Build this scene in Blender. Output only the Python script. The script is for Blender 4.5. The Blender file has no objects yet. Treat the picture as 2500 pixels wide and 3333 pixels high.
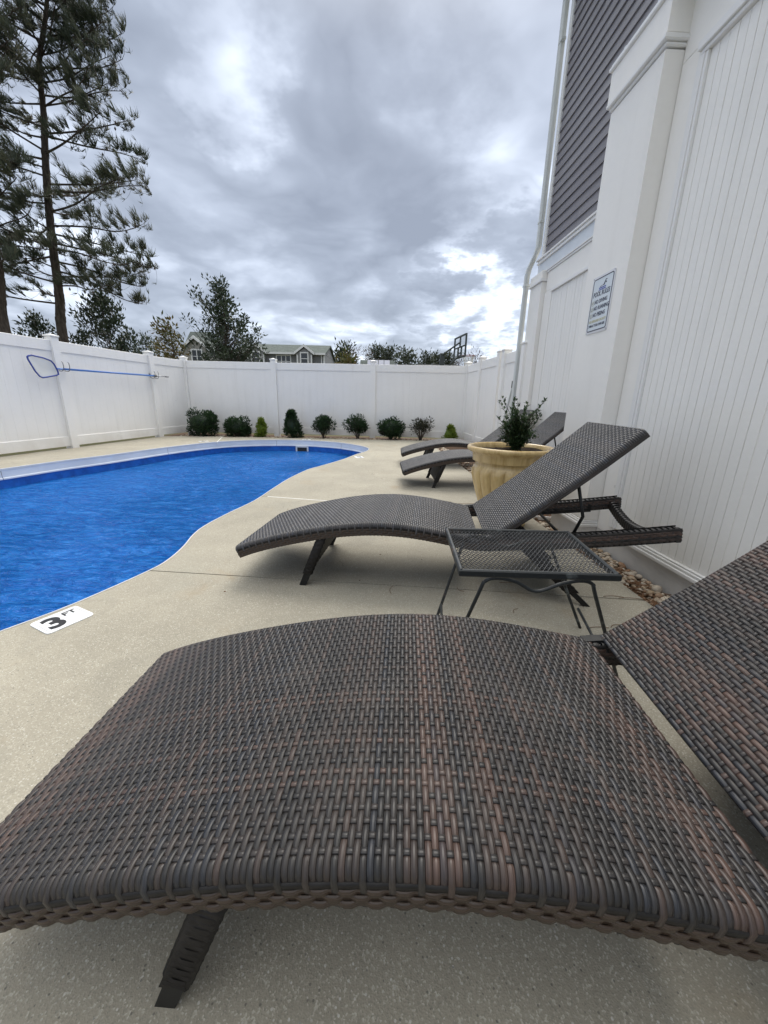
import bpy, bmesh, math, random
import numpy as np
from mathutils import Vector, Matrix

random.seed(7); RNG = np.random.default_rng(7)
SC = bpy.context.scene
COL = SC.collection
R = math.radians

# ------------------------------------------------------------------ camera
H = 0.925
F = 1250.0
PITCH = math.atan(364.5 / F)
ROLL = math.atan(0.0225)
cam = bpy.data.cameras.new('camera'); cam_o = bpy.data.objects.new('camera', cam); COL.objects.link(cam_o)
cam.sensor_fit = 'HORIZONTAL'; cam.sensor_width = 36.0; cam.lens = 18.0
cam.clip_start = 0.02; cam.clip_end = 2000
cam_o.matrix_world = Matrix.Translation((0, 0, H)) @ Matrix.Rotation(R(90) - PITCH, 4, 'X') @ Matrix.Rotation(ROLL, 4, 'Z')
SC.camera = cam_o

SUN_EL, SUN_AZ = 54.0, 14.0          # azimuth measured clockwise from +Y (the view direction)


def direction(u, v):
    """world direction of a photo pixel (2500 x 3333), used to lay out real distances"""
    a0 = (u - 1250) / F; b0 = -(v - 1666.5) / F
    cr, sr = math.cos(ROLL), math.sin(ROLL)
    a = a0 * cr - b0 * sr; b = a0 * sr + b0 * cr
    C, S = math.cos(PITCH), math.sin(PITCH)
    return (a, C + S * b, -S + C * b)


def at(u, v, Y):
    r = direction(u, v); t = Y / r[1]
    return Vector((r[0] * t, Y, H + r[2] * t))


# ------------------------------------------------------------------ world
wd = bpy.data.worlds.new('World'); SC.world = wd; wd.use_nodes = True
NT = wd.node_tree; NT.nodes.clear()


class NG:
    """small helper to write node graphs"""
    def __init__(s, nt): s.nt = nt
    def n(s, t, **kw):
        nd = s.nt.nodes.new(t)
        for k, v in kw.items():
            if k.startswith('i_'):
                key = k[2:]
                nd.inputs[int(key) if key.isdigit() else key.replace('_', ' ')].default_value = v
            else: setattr(nd, k, v)
        return nd
    def l(s, a, b): s.nt.links.new(a, b)
    def val(s, sock, x):
        if isinstance(x, (int, float)): sock.default_value = x
        elif isinstance(x, tuple): sock.default_value = x
        else: s.l(x, sock)
    def m(s, op, a, b=0.0, c=0.0, clamp=False):
        nd = s.n('ShaderNodeMath', operation=op, use_clamp=clamp)
        s.val(nd.inputs[0], a); s.val(nd.inputs[1], b); s.val(nd.inputs[2], c)
        return nd.outputs[0]
    def vm(s, op, a, b=(0, 0, 0), out=0):
        nd = s.n('ShaderNodeVectorMath', operation=op)
        s.val(nd.inputs[0], a); s.val(nd.inputs[1], b)
        return nd.outputs[out]
    def ramp(s, fac, stops, interp='LINEAR'):
        nd = s.n('ShaderNodeValToRGB'); cr = nd.color_ramp; cr.interpolation = interp
        while len(cr.elements) < len(stops): cr.elements.new(0.5)
        for e, (p, c) in zip(cr.elements, stops):
            e.position = p; e.color = c if len(c) == 4 else (*c, 1)
        s.l(fac, nd.inputs[0]); return nd.outputs[0]
    def mix(s, fac, a, b, typ='MIX'):
        nd = s.n('ShaderNodeMix', data_type='RGBA', blend_type=typ)
        s.val(nd.inputs[0], fac)
        for sock, x in ((nd.inputs[6], a), (nd.inputs[7], b)):
            if isinstance(x, tuple): sock.default_value = x if len(x) == 4 else (*x, 1)
            else: s.l(x, sock)
        return nd.outputs[2]
    def noise(s, vec, scale, detail=4.0, rough=0.5, dist=0.0, out=0, dims='3D'):
        nd = s.n('ShaderNodeTexNoise', noise_dimensions=dims)
        nd.inputs['Scale'].default_value = scale; nd.inputs['Detail'].default_value = detail
        nd.inputs['Roughness'].default_value = rough; nd.inputs['Distortion'].default_value = dist
        if vec is not None: s.l(vec, nd.inputs['Vector'])
        return nd.outputs[out]
    def smooth(s, x, a, b, ta=0.0, tb=1.0):
        nd = s.n('ShaderNodeMapRange', interpolation_type='SMOOTHSTEP')
        s.val(nd.inputs[0], x)
        nd.inputs[1].default_value = a; nd.inputs[2].default_value = b
        nd.inputs[3].default_value = ta; nd.inputs[4].default_value = tb
        return nd.outputs[0]


g = NG(NT)
sky = g.n('ShaderNodeTexSky', sky_type='NISHITA', sun_disc=False)
sky.sun_elevation = R(SUN_EL); sky.sun_rotation = R(SUN_AZ)
tc = g.n('ShaderNodeTexCoord')
D = g.vm('NORMALIZE', tc.outputs['Generated'])
sep = g.n('ShaderNodeSeparateXYZ'); g.l(D, sep.inputs[0])
zc = g.m('MAXIMUM', sep.outputs[2], 0.0)
zz = g.m('ADD', zc, 0.22)
comb = g.n('ShaderNodeCombineXYZ')
g.l(g.m('DIVIDE', sep.outputs[0], zz), comb.inputs[0]); g.l(g.m('DIVIDE', sep.outputs[1], zz), comb.inputs[1])
P = comb.outputs[0]
warp = g.vm('SCALE', g.vm('SUBTRACT', g.noise(P, 1.6, 3, .5, out=1), (.5, .5, .5)))
warp.node.inputs['Scale'].default_value = 0.55
PW = g.vm('ADD', P, warp)
big = g.noise(PW, .85, 4, .5)
PW2 = g.vm('ADD', PW, (3.7, 1.9, 0.4))
med = g.noise(PW2, 2.3, 3, .5)
bil = g.m('ABSOLUTE', g.m('SUBTRACT', g.m('MULTIPLY', g.noise(PW2, 2.4, 4, .5), 2.0), 1.0))      # billows
fine = g.noise(PW, 8.0, 5, .6)
contrast = lambda x, k_: g.m('ADD', g.m('MULTIPLY', g.m('SUBTRACT', x, .5), k_), .5)
dens = g.m('ADD', g.m('ADD', g.m('MULTIPLY', contrast(big, 1.9), 0.52), g.m('MULTIPLY', contrast(med, 2.0), 0.27)), g.m('ADD', g.m('MULTIPLY', bil, -0.36), g.m('ADD', g.m('MULTIPLY', fine, 0.04), .212)))


def blob(u, v, rad, amp):
    """one named cloud bank or gap, centred on a direction"""
    d = Vector(direction(u, v)).normalized()
    wv = g.vm('ADD', D, g.vm('MULTIPLY', g.vm('SUBTRACT', g.noise(P, 3.2, 5, .6, out=1), (.5, .5, .5)), (.42, .42, .42)))
    dt = g.vm('DOT_PRODUCT', g.vm('NORMALIZE', wv), tuple(d), out=1)
    return g.smooth(dt, math.cos(R(rad)), math.cos(R(rad * .25)), 0.0, amp)


blobs = [(960, 430, 22, .10), (1230, 640, 15, .06), (600, 500, 13, .055), (1500, 560, 12, .03), (1300, 60, 13, -.04), (1050, 250, 9, .05),
         (800, 290, 6, -.07), (840, 420, 5, -.05), (450, 160, 14, -.08), (1560, 900, 9, -.12), (1585, 1010, 6, -.17), (1740, 500, 12, -.03), (1680, 260, 12, -.04),
         (1200, 1120, 5, -.06), (1450, 900, 4, .15), (1500, 1120, 6, .14), (480, 980, 12, .055), (1700, 790, 5, .16), (1640, 940, 3.5, .16), (850, 700, 7, .0)]
acc = dens
for b in blobs: acc = g.m('ADD', acc, blob(*b))
cloud = g.ramp(acc, [(0.24, (.90, .915, .94)), (0.36, (.62, .675, .76)), (0.44, (.49, .54, .625)), (0.50, (.39, .432, .51)), (0.57, (.31, .346, .415)), (0.66, (.242, .272, .33)), (0.82, (.175, .198, .245))])
# an overcast sky brightens towards the zenith
zen = g.smooth(sep.outputs[2], 0.55, 1.0, 1.0, 2.3)
cloud = g.vm('SCALE', cloud); g.l(zen, cloud.node.inputs['Scale'])
cloud = g.mix(g.smooth(sep.outputs[2], 0.55, .95, 0.0, .75), cloud, (1.35, 1.33, 1.26))
nish = g.vm('SCALE', sky.outputs[0]); nish.node.inputs['Scale'].default_value = 0.10
skyc = g.mix(0.93, nish, cloud)
below = g.smooth(sep.outputs[2], -0.05, 0.0)
skyc = g.mix(below, (.25, .26, .27), skyc)
bg = g.n('ShaderNodeBackground'); bg.inputs['Strength'].default_value = 1.0; g.l(skyc, bg.inputs[0])
wo = g.n('ShaderNodeOutputWorld'); g.l(bg.outputs[0], wo.inputs[0])

sun = bpy.data.lights.new('sun', 'SUN'); sun.energy = 1.5; sun.angle = R(38); sun.color = (1.0, .95, .87)
sun_o = bpy.data.objects.new('sun', sun); COL.objects.link(sun_o)
_az = R(SUN_AZ); _el = R(SUN_EL)
sd = Vector((math.sin(_az) * math.cos(_el), math.cos(_az) * math.cos(_el), math.sin(_el)))
sun_o.rotation_euler = sd.to_track_quat('Z', 'Y').to_euler(); sun_o.location = (0, -5, 12)

SC.view_settings.view_transform = 'Standard'; SC.view_settings.look = 'None'
SC.view_settings.exposure = 0.93; SC.view_settings.gamma = 1.0
SC.view_settings.use_curve_mapping = False
SC.render.engine = 'CYCLES'
SC.cycles.max_bounces = 8; SC.cycles.transparent_max_bounces = 12

# ------------------------------------------------------------------ helpers


class MB:
    """collects polygons, with a per-vertex colour 'tone' (random, random, across, along)"""
    def __init__(s): s.v = []; s.f = []; s.t = []
    def add(s, vs, fs, tone=None):
        b = len(s.v)
        s.v.extend([tuple(p) for p in vs]); s.f.extend([tuple(i + b for i in f) for f in fs])
        if tone is None: tone = (0.5, 0.5, 0.5, 0.0)
        if isinstance(tone, tuple): s.t.extend([tone] * len(vs))
        else: s.t.extend(tone)
    def box(s, x0, x1, y0, y1, z0, z1, M=None, tone=None, ch=0.0):
        if ch > 0:
            vs = []
            for z, e in ((z0, ch), (z0 + ch, 0), (z1 - ch, 0), (z1, ch)):
                vs += [(x0 + e, y0 + e, z), (x1 - e, y0 + e, z), (x1 - e, y1 - e, z), (x0 + e, y1 - e, z)]
            fs = [(3, 2, 1, 0), (12, 13, 14, 15)]
            for k in range(3):
                for i in range(4): fs.append((4 * k + i, 4 * k + (i + 1) % 4, 4 * k + 4 + (i + 1) % 4, 4 * k + 4 + i))
        else:
            vs = [(x0, y0, z0), (x1, y0, z0), (x1, y1, z0), (x0, y1, z0), (x0, y0, z1), (x1, y0, z1), (x1, y1, z1), (x0, y1, z1)]
            fs = [(3, 2, 1, 0), (4, 5, 6, 7), (0, 1, 5, 4), (1, 2, 6, 5), (2, 3, 7, 6), (3, 0, 4, 7)]
        if M is not None: vs = [M @ Vector(p) for p in vs]
        s.add(vs, fs, tone)
        return s
    def tube(s, pts, rad, n=8, caps=True, tone=None):
        pts = [Vector(p) for p in pts]
        rs = rad if isinstance(rad, (list, tuple)) else [rad] * len(pts)
        vs = []; up = None
        for i, p in enumerate(pts):
            t = (pts[min(i + 1, len(pts) - 1)] - pts[max(i - 1, 0)])
            if t.length < 1e-9: t = Vector((0, 0, 1))
            t.normalize()
            if up is None:
                up = Vector((0, 0, 1)) if abs(t.z) < .9 else Vector((1, 0, 0))
            a = t.cross(up)
            if a.length < 1e-6: a = t.cross(Vector((0, 1, 0)))
            a.normalize(); b = a.cross(t); up = b.copy()
            for k in range(n):
                q = 2 * math.pi * k / n
                vs.append(p + (a * math.cos(q) + b * math.sin(q)) * rs[i])
        fs = []
        for i in range(len(pts) - 1):
            for k in range(n): fs.append((i * n + k, i * n + (k + 1) % n, (i + 1) * n + (k + 1) % n, (i + 1) * n + k))
        if caps: fs.append(tuple(range(n - 1, -1, -1))); fs.append(tuple(range((len(pts) - 1) * n, len(pts) * n)))
        s.add(vs, fs, tone); return s
    def lathe(s, prof, n=32, c=(0, 0), mod=None, tone=None):
        vs = []; fs = []
        for (r, z) in prof:
            for k in range(n):
                q = 2 * math.pi * k / n; rr = r * (mod(q, z) if mod else 1)
                vs.append((c[0] + rr * math.cos(q), c[1] + rr * math.sin(q), z))
        for i in range(len(prof) - 1):
            for k in range(n): fs.append((i * n + k, i * n + (k + 1) % n, (i + 1) * n + (k + 1) % n, (i + 1) * n + k))
        s.add(vs, fs, tone); return s
    def prism(s, poly, a, b, ax=1, tone=None):
        """polygon in the plane of the other two axes, extruded from a to b along axis ax"""
        def mk(p, q):
            c = list(p); c.insert(ax, q); return tuple(c)
        n = len(poly); vs = [mk(p, a) for p in poly] + [mk(p, b) for p in poly]
        fs = [tuple(range(n)), tuple(range(2 * n - 1, n - 1, -1))] + [(i, i + n, (i + 1) % n + n, (i + 1) % n) for i in range(n)]
        s.add(vs, fs, tone); return s
    def mesh(s, name, mat, smooth=False, fix=True):
        me = bpy.data.meshes.new(name); me.from_pydata(s.v, [], s.f)
        ca = me.color_attributes.new('tone', 'FLOAT_COLOR', 'POINT')
        ca.data.foreach_set('color', np.asarray(s.t, dtype=np.float32).ravel())
        if mat: me.materials.append(mat)
        if fix:
            bm = bmesh.new(); bm.from_mesh(me); bmesh.ops.recalc_face_normals(bm, faces=bm.faces); bm.to_mesh(me); bm.free()
        if smooth: me.polygons.foreach_set('use_smooth', [True] * len(me.polygons))
        me.update(); return me
    def obj(s, name, mat, parent=None, smooth=False, fix=True, **props):
        return link(name, s.mesh(name, mat, smooth, fix), parent, **props)


def link(name, me, parent=None, **props):
    o = bpy.data.objects.new(name, me); COL.objects.link(o)
    if parent is not None: o.parent = parent
    for k, v in props.items(): o[k] = v
    return o


def thing(name, label, cat, loc=(0, 0, 0), rz=0.0, group=None):
    o = bpy.data.objects.new(name, None); COL.objects.link(o)
    o.empty_display_size = .1; o.location = loc; o.rotation_euler = (0, 0, rz)
    o['label'] = label; o['category'] = cat
    if group: o['group'] = group
    return o


def copy_tree(o, parent=None):
    c = o.copy(); COL.objects.link(c)
    if parent is not None: c.parent = parent
    for ch in list(o.children): copy_tree(ch, c)
    return c


def smooth_angle(me, deg=35):
    me.polygons.foreach_set('use_smooth', [True] * len(me.polygons))
    try: me.set_sharp_from_angle(angle=R(deg))
    except Exception: pass


# ------------------------------------------------------------------ materials


def mat(name, build):
    m = bpy.data.materials.new(name); m.use_nodes = True
    nt = m.node_tree; nt.nodes.clear(); k = NG(nt)
    bs = k.n('ShaderNodeBsdfPrincipled'); out = k.n('ShaderNodeOutputMaterial'); k.l(bs.outputs[0], out.inputs[0])
    build(k, bs, out); return m


def setc(k, bs, c, rough=.5, spec=.5, metal=0.0):
    s = bs.inputs['Base Color']
    if isinstance(c, tuple): s.default_value = (*c, 1)
    else: k.l(c, s)
    if isinstance(rough, (int, float)): bs.inputs['Roughness'].default_value = rough
    else: k.l(rough, bs.inputs['Roughness'])
    bs.inputs['Specular IOR Level'].default_value = spec; bs.inputs['Metallic'].default_value = metal


def bump(k, bs, h, strength=.3, dist=.01):
    b = k.n('ShaderNodeBump'); b.inputs['Strength'].default_value = strength; b.inputs['Distance'].default_value = dist
    k.l(h, b.inputs['Height']); k.l(b.outputs[0], bs.inputs['Normal']); return b


def obj_co(k): return k.n('ShaderNodeTexCoord').outputs['Object']


def rnd(k): return k.n('ShaderNodeObjectInfo').outputs['Random']


def plain(name, c, rough=.5, spec=.5, metal=0.0, var=.12, scale=6.0, bmp=0.0, bscale=60.0):
    def b(k, bs, out):
        co = obj_co(k)
        n = k.noise(co, scale, 5, .6)
        f = k.smooth(n, .3, .7, 1 - var, 1 + var)
        cc = k.vm('SCALE', tuple(c)); k.l(f, cc.node.inputs['Scale'])
        setc(k, bs, cc, k.m('ADD', k.m('MULTIPLY', n, .15), rough - .075), spec, metal)
        if bmp: bump(k, bs, k.noise(co, bscale, 4, .6), bmp, .004)
    return mat(name, b)


def m_vinyl(name, c, dirt=.10, ground=True):
    def b(k, bs, out):
        geo = k.n('ShaderNodeNewGeometry'); pos = geo.outputs['Position']
        n = k.noise(pos, 2.2, 5, .6); n2 = k.noise(pos, 34, 4, .65)
        st = k.n('ShaderNodeMapping'); st.inputs['Scale'].default_value = (9, 9, .5); k.l(pos, st.inputs[0])
        streak = k.noise(st.outputs[0], 1.0, 4, .6)
        f = k.m('ADD', k.smooth(n, .3, .75, .985, 1.02), k.m('MULTIPLY', k.m('SUBTRACT', n2, .5), .05))
        cc = k.vm('SCALE', tuple(c)); k.l(f, cc.node.inputs['Scale'])
        sp = k.n('ShaderNodeSeparateXYZ'); k.l(pos, sp.inputs[0])
        col = k.mix(k.m('MULTIPLY', k.smooth(streak, .52, .78), dirt), cc, (.42, .40, .34))
        if ground:   # splash dirt low down
            low = k.m('MULTIPLY', k.smooth(sp.outputs[2], .45, .0), k.smooth(n, .25, .7))
            col = k.mix(k.m('MULTIPLY', low, .42), col, (.46, .42, .34))
        mk = k.n('ShaderNodeTexVoronoi'); mk.inputs['Scale'].default_value = 2.3; k.l(pos, mk.inputs['Vector'])
        sp2 = k.m('MULTIPLY', k.smooth(mk.outputs['Distance'], .035, .012), .35)
        col = k.mix(sp2, col, (.33, .32, .31))
        setc(k, bs, col, .42, .4)
        bump(k, bs, n2, .06, .004)
    return mat(name, b)


M = {}
M['fence'] = m_vinyl('fence_vinyl', (.88, .865, .835), .12)
M['trim'] = m_vinyl('white_trim', (.80, .795, .78), .08)
M['house_white'] = m_vinyl('house_white', (.85, .83, .79), .08)
M['board_white'] = m_vinyl('beadboard_white', (.85, .835, .80), .10)
M['foundation'] = plain('foundation_paint', (.60, .585, .55), .7, .3, var=.07, bmp=.25, bscale=90)
M['flashing'] = plain('flashing', (.66, .70, .74), .35, .5, var=.04)


def b_(k, bs, out):
    co = obj_co(k); mp = k.n('ShaderNodeMapping'); mp.inputs['Scale'].default_value = (.35, 6, 3); k.l(co, mp.inputs[0])
    n = k.noise(mp.outputs[0], 3, 5, .6); r = rnd(k)
    base = k.mix(r, (.195, .184, .198), (.235, .225, .238))
    f = k.smooth(n, .3, .7, .9, 1.1); cc = k.vm('SCALE', base); k.l(f, cc.node.inputs['Scale'])
    setc(k, bs, cc, .5, .35); bump(k, bs, n, .15, .003)
M['siding'] = mat('grey_siding', b_)


def wick(k, bs, out, stops, blue, rough):
    at_ = k.n('ShaderNodeAttribute', attribute_name='tone'); sp = k.n('ShaderNodeSeparateColor'); k.l(at_.outputs['Color'], sp.inputs[0])
    r1, r2, ac = sp.outputs[0], sp.outputs[1], sp.outputs[2]; al = at_.outputs['Alpha']
    cv = k.n('ShaderNodeCombineXYZ'); k.l(k.m('MULTIPLY', al, 7.0), cv.inputs[0]); k.l(k.m('MULTIPLY', r2, 91.0), cv.inputs[1])
    n = k.noise(cv.outputs[0], 1.0, 3, .6)
    cv2 = k.n('ShaderNodeCombineXYZ'); k.l(k.m('MULTIPLY', al, 5.0), cv2.inputs[0]); k.l(k.m('MULTIPLY', ac, 9.0), cv2.inputs[1]); k.l(k.m('MULTIPLY', r1, 57.0), cv2.inputs[2])
    n2 = k.noise(cv2.outputs[0], 1.6, 3, .6)
    # brown strands, charcoal strands and a few grey-blue ones, streaked along their length
    t = k.m('ADD', k.m('MULTIPLY', r1, .62), k.m('MULTIPLY', n, .45))
    c = k.ramp(t, stops)
    c = k.mix(k.m('MULTIPLY', k.smooth(r2, .80, .95), .6), c, blue)
    f = k.smooth(n2, .28, .72, .58, 1.55); cc = k.vm('SCALE', c); k.l(f, cc.node.inputs['Scale'])
    pos = k.n('ShaderNodeNewGeometry').outputs['Position']
    dust = k.m('MULTIPLY', k.smooth(k.noise(pos, 5.0, 5, .65), .45, .75), .10)
    col = k.mix(dust, cc, (.22, .20, .18))
    setc(k, bs, col, k.m('ADD', rough, k.m('MULTIPLY', n2, .25)), .45)
    bs.inputs['Coat Weight'].default_value = .08; bs.inputs['Coat Roughness'].default_value = .25
    rid = k.m('SINE', k.m('MULTIPLY', ac, 2 * math.pi * 3.5))
    bump(k, bs, rid, .16, .0008)
M['wicker'] = mat('wicker_strand', lambda k, bs, out: wick(k, bs, out, [(.15, (.0085, .008, .008)), (.40, (.018, .0158, .0148)), (.58, (.032, .024, .0205)), (.78, (.060, .037, .029)), (.95, (.09, .053, .040))], (.017, .020, .027), .34))
M['wicker_sheen'] = mat('sheen_wicker_strand', lambda k, bs, out: wick(k, bs, out, [(.15, (.021, .0205, .021)), (.40, (.035, .033, .0335)), (.60, (.050, .0445, .0435)), (.95, (.073, .056, .050))], (.045, .049, .062), .28))  # same wicker, greyer and lighter: grazing sky sheen painted into the base colour


def b_(k, bs, out):
    at_ = k.n('ShaderNodeAttribute', attribute_name='tone'); sp = k.n('ShaderNodeSeparateColor'); k.l(at_.outputs['Color'], sp.inputs[0])
    al = at_.outputs['Alpha']
    cv = k.n('ShaderNodeCombineXYZ'); k.l(k.m('MULTIPLY', al, 6.0), cv.inputs[0]); k.l(k.m('MULTIPLY', sp.outputs[2], 4.0), cv.inputs[1]); k.l(k.m('MULTIPLY', sp.outputs[0], 40), cv.inputs[2])
    n = k.noise(cv.outputs[0], 2, 3, .6)
    c = k.mix(n, (.016, .011, .008), (.062, .036, .021))
    c = k.mix(k.smooth(sp.outputs[1], .75, .95), c, (.02, .018, .017))
    setc(k, bs, c, .42, .5)
    bump(k, bs, k.m('SINE', k.m('MULTIPLY', sp.outputs[2], 2 * math.pi * 2.5)), .35, .0012)
M['wicker_brown'] = mat('wicker_side_strand', b_)
M['wicker_dark'] = plain('wicker_wrap', (.0115, .0103, .0098), .55, .3, var=.35, scale=30)
M['black_metal'] = plain('black_metal', (.009, .0093, .0095), .48, .35, var=.25, scale=14)
M['bolt'] = plain('bolt_steel', (.55, .55, .56), .25, .5, 1.0, var=.1)


def b_(k, bs, out):
    co = obj_co(k); n = k.noise(co, 26, 5, .65); n2 = k.noise(co, 7, 4, .6)
    c = k.mix(k.smooth(n, .56, .70), (.016, .019, .020), (.08, .09, .09))
    c = k.mix(k.m('MULTIPLY', k.smooth(n2, .62, .74), .6), c, (.12, .055, .03))
    setc(k, bs, c, .45, .5); bump(k, bs, n, .15, .002)
M['table_metal'] = mat('weathered_table_metal', b_)
M['table_mesh'] = plain('worn_table_mesh', (.036, .036, .036), .45, .5, var=.5, scale=18)


def b_(k, bs, out):
    pos = k.n('ShaderNodeNewGeometry').outputs['Position']
    big = k.noise(pos, .55, 4, .55); mid = k.noise(pos, 3.2, 6, .65)
    vo = k.n('ShaderNodeTexVoronoi'); vo.inputs['Scale'].default_value = 330; k.l(pos, vo.inputs['Vector'])
    vs = k.n('ShaderNodeSeparateColor'); k.l(vo.outputs['Color'], vs.inputs[0])
    vo2 = k.n('ShaderNodeTexVoronoi'); vo2.inputs['Scale'].default_value = 170; k.l(pos, vo2.inputs['Vector'])
    vs2 = k.n('ShaderNodeSeparateColor'); k.l(vo2.outputs['Color'], vs2.inputs[0])
    f = k.m('MULTIPLY', k.smooth(big, .3, .7, .88, 1.09), k.smooth(mid, .25, .75, .90, 1.09))
    base = k.vm('SCALE', (.335, .307, .244)); k.l(f, base.node.inputs['Scale'])
    # exposed aggregate: dark and pale grains
    c = k.mix(k.m('MULTIPLY', k.smooth(vs.outputs[0], .72, .97), .38), base, (.19, .18, .15))
    c = k.mix(k.m('MULTIPLY', k.smooth(vs.outputs[1], .78, .97), .55), c, (.55, .52, .44))
    grain2 = k.m('MULTIPLY', k.smooth(vs2.outputs[0], .93, .96), k.smooth(vo2.outputs['Distance'], .42, .30))
    c = k.mix(k.m('MULTIPLY', grain2, .6), c, (.62, .60, .55))
    pit = k.m('MULTIPLY', k.smooth(vs2.outputs[1], .94, .97), k.smooth(vo2.outputs['Distance'], .40, .25))
    c = k.mix(k.m('MULTIPLY', pit, .7), c, (.10, .095, .085))
    # rusty and mildew stains
    rust = k.noise(pos, 1.9, 5, .6, .4)
    c = k.mix(k.m('MULTIPLY', k.smooth(rust, .57, .78), .45), c, (.29, .20, .105))
    gr = k.noise(k.vm('ADD', pos, (5.3, 8.1, 0.0)), 1.25, 6, .65)
    c = k.mix(k.m('MULTIPLY', k.smooth(gr, .52, .78), .32), c, (.26, .26, .22))
    pud = k.noise(k.vm('ADD', pos, (11.0, 3.0, 0.0)), .9, 3, .55, .3)
    ring = k.m('MULTIPLY', k.smooth(pud, .56, .575), k.smooth(pud, .60, .578))
    c = k.mix(k.m('MULTIPLY', ring, .22), c, (.24, .225, .185))
    c = k.mix(k.m('MULTIPLY', k.smooth(pud, .57, .66), .14), c, (.26, .245, .20))
    cr_ = k.n('ShaderNodeTexVoronoi', feature='DISTANCE_TO_EDGE'); cr_.inputs['Scale'].default_value = .42; k.l(k.vm('ADD', pos, k.vm('MULTIPLY', k.noise(pos, 2.0, 5, .6, out=1), (.35, .35, .35))), cr_.inputs['Vector'])
    c = k.mix(k.m('MULTIPLY', k.m('MULTIPLY', k.smooth(cr_.outputs['Distance'], .0022, .0008), k.smooth(mid, .50, .62)), .55), c, (.13, .12, .10))
    setc(k, bs, c, .78, .25)
    h = k.m('ADD', k.m('MULTIPLY', vo.outputs['Distance'], .6), k.noise(pos, 320, 3, .6))
    bump(k, bs, h, .35, .002)
M['concrete'] = mat('aggregate_concrete', b_)
M['joint'] = plain('joint_filler', (.10, .095, .085), .8, .2)
M['caulk'] = plain('pale_caulk', (.80, .79, .76), .6, .3, var=.08)
M['coping'] = plain('pool_coping_vinyl', (.70, .735, .78), .4, .4, var=.05, scale=3)
M['coping_lip'] = plain('pool_coping_lip', (.66, .67, .68), .4, .4, var=.04)


def b_(k, bs, out):
    pos = k.n('ShaderNodeNewGeometry').outputs['Position']
    n = k.noise(pos, 9, 6, .65)
    c = k.mix(k.smooth(n, .3, .7), (.004, .075, .34), (.010, .14, .54))
    setc(k, bs, c, .4, .4)
M['liner'] = mat('blue_pool_liner', b_)


def b_(k, bs, out):
    k.nt.nodes.remove(bs)
    pos = k.n('ShaderNodeNewGeometry').outputs['Position']
    mp = k.n('ShaderNodeMapping'); mp.inputs['Scale'].default_value = (1.0, 2.1, 1.0); mp.inputs['Rotation'].default_value = (0, 0, R(18)); k.l(pos, mp.inputs[0])
    w1 = k.noise(mp.outputs[0], 6.5, 4, .58, 1.2); w2 = k.noise(mp.outputs[0], 19, 3, .55, .8)
    calm = k.smooth(k.noise(pos, .8, 2, .5), .35, .65, .55, 1.1)
    h = k.m('MULTIPLY', k.m('ADD', w1, k.m('MULTIPLY', w2, .28)), calm)
    bu = k.n('ShaderNodeBump'); bu.inputs['Strength'].default_value = 1.0; bu.inputs['Distance'].default_value = .15; k.l(h, bu.inputs['Height'])
    fr = k.n('ShaderNodeFresnel'); fr.inputs['IOR'].default_value = 1.33; k.l(bu.outputs[0], fr.inputs['Normal'])
    tr = k.n('ShaderNodeBsdfTransparent'); tr.inputs[0].default_value = (.72, .90, .98, 1)
    gl = k.n('ShaderNodeBsdfGlossy'); gl.inputs['Roughness'].default_value = .03; gl.inputs['Color'].default_value = (.95, .97, 1, 1); k.l(bu.outputs[0], gl.inputs['Normal'])
    # the blue body colour that water and vinyl return together, rippled like the surface
    df = k.n('ShaderNodeBsdfDiffuse'); k.l(bu.outputs[0], df.inputs['Normal'])
    k.l(k.ramp(k.m('ADD', k.m('MULTIPLY', w1, .62), k.m('MULTIPLY', w2, .38)), [(.34, (.004, .085, .37)), (.50, (.008, .145, .52)), (.66, (.03, .24, .70))]), df.inputs[0])
    mb_ = k.n('ShaderNodeMixShader'); mb_.inputs[0].default_value = .90; k.l(tr.outputs[0], mb_.inputs[1]); k.l(df.outputs[0], mb_.inputs[2])
    mx = k.n('ShaderNodeMixShader'); k.l(fr.outputs[0], mx.inputs[0]); k.l(mb_.outputs[0], mx.inputs[1]); k.l(gl.outputs[0], mx.inputs[2])
    k.l(mx.outputs[0], out.inputs[0])
M['water'] = mat('pool_water', b_)
M['mulch'] = plain('brown_mulch', (.085, .05, .03), .9, .2, var=.6, scale=40, bmp=.9, bscale=70)
M['straw'] = plain('pine_straw', (.16, .085, .045), .8, .2, var=.3, scale=30)


def b_(k, bs, out):
    r = rnd(k); at_ = k.n('ShaderNodeAttribute', attribute_name='tone'); sp = k.n('ShaderNodeSeparateColor'); k.l(at_.outputs['Color'], sp.inputs[0])
    rr = k.m('FRACT', k.m('ADD', r, sp.outputs[0]))
    c = k.ramp(rr, [(0, (.38, .27, .165)), (.25, (.50, .41, .30)), (.5, (.58, .51, .41)), (.7, (.40, .33, .25)), (.85, (.30, .17, .09)), (1, (.52, .43, .32))])
    n = k.noise(obj_co(k), 45, 4, .6)
    f = k.smooth(n, .3, .7, .8, 1.15); cc = k.vm('SCALE', c); k.l(f, cc.node.inputs['Scale'])
    setc(k, bs, cc, .6, .4)
M['stone'] = mat('river_stone', b_)


def b_(k, bs, out):
    pos = k.n('ShaderNodeNewGeometry').outputs['Position']
    n = k.noise(pos, .35, 6, .65); n2 = k.noise(pos, 14, 4, .6)
    c = k.mix(n, (.05, .062, .025), (.11, .105, .05)); c = k.mix(k.m('MULTIPLY', n2, .4), c, (.15, .12, .07))
    setc(k, bs, c, .9, .15); bump(k, bs, n2, .6, .05)
M['grass'] = mat('grass_ground', b_)


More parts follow.
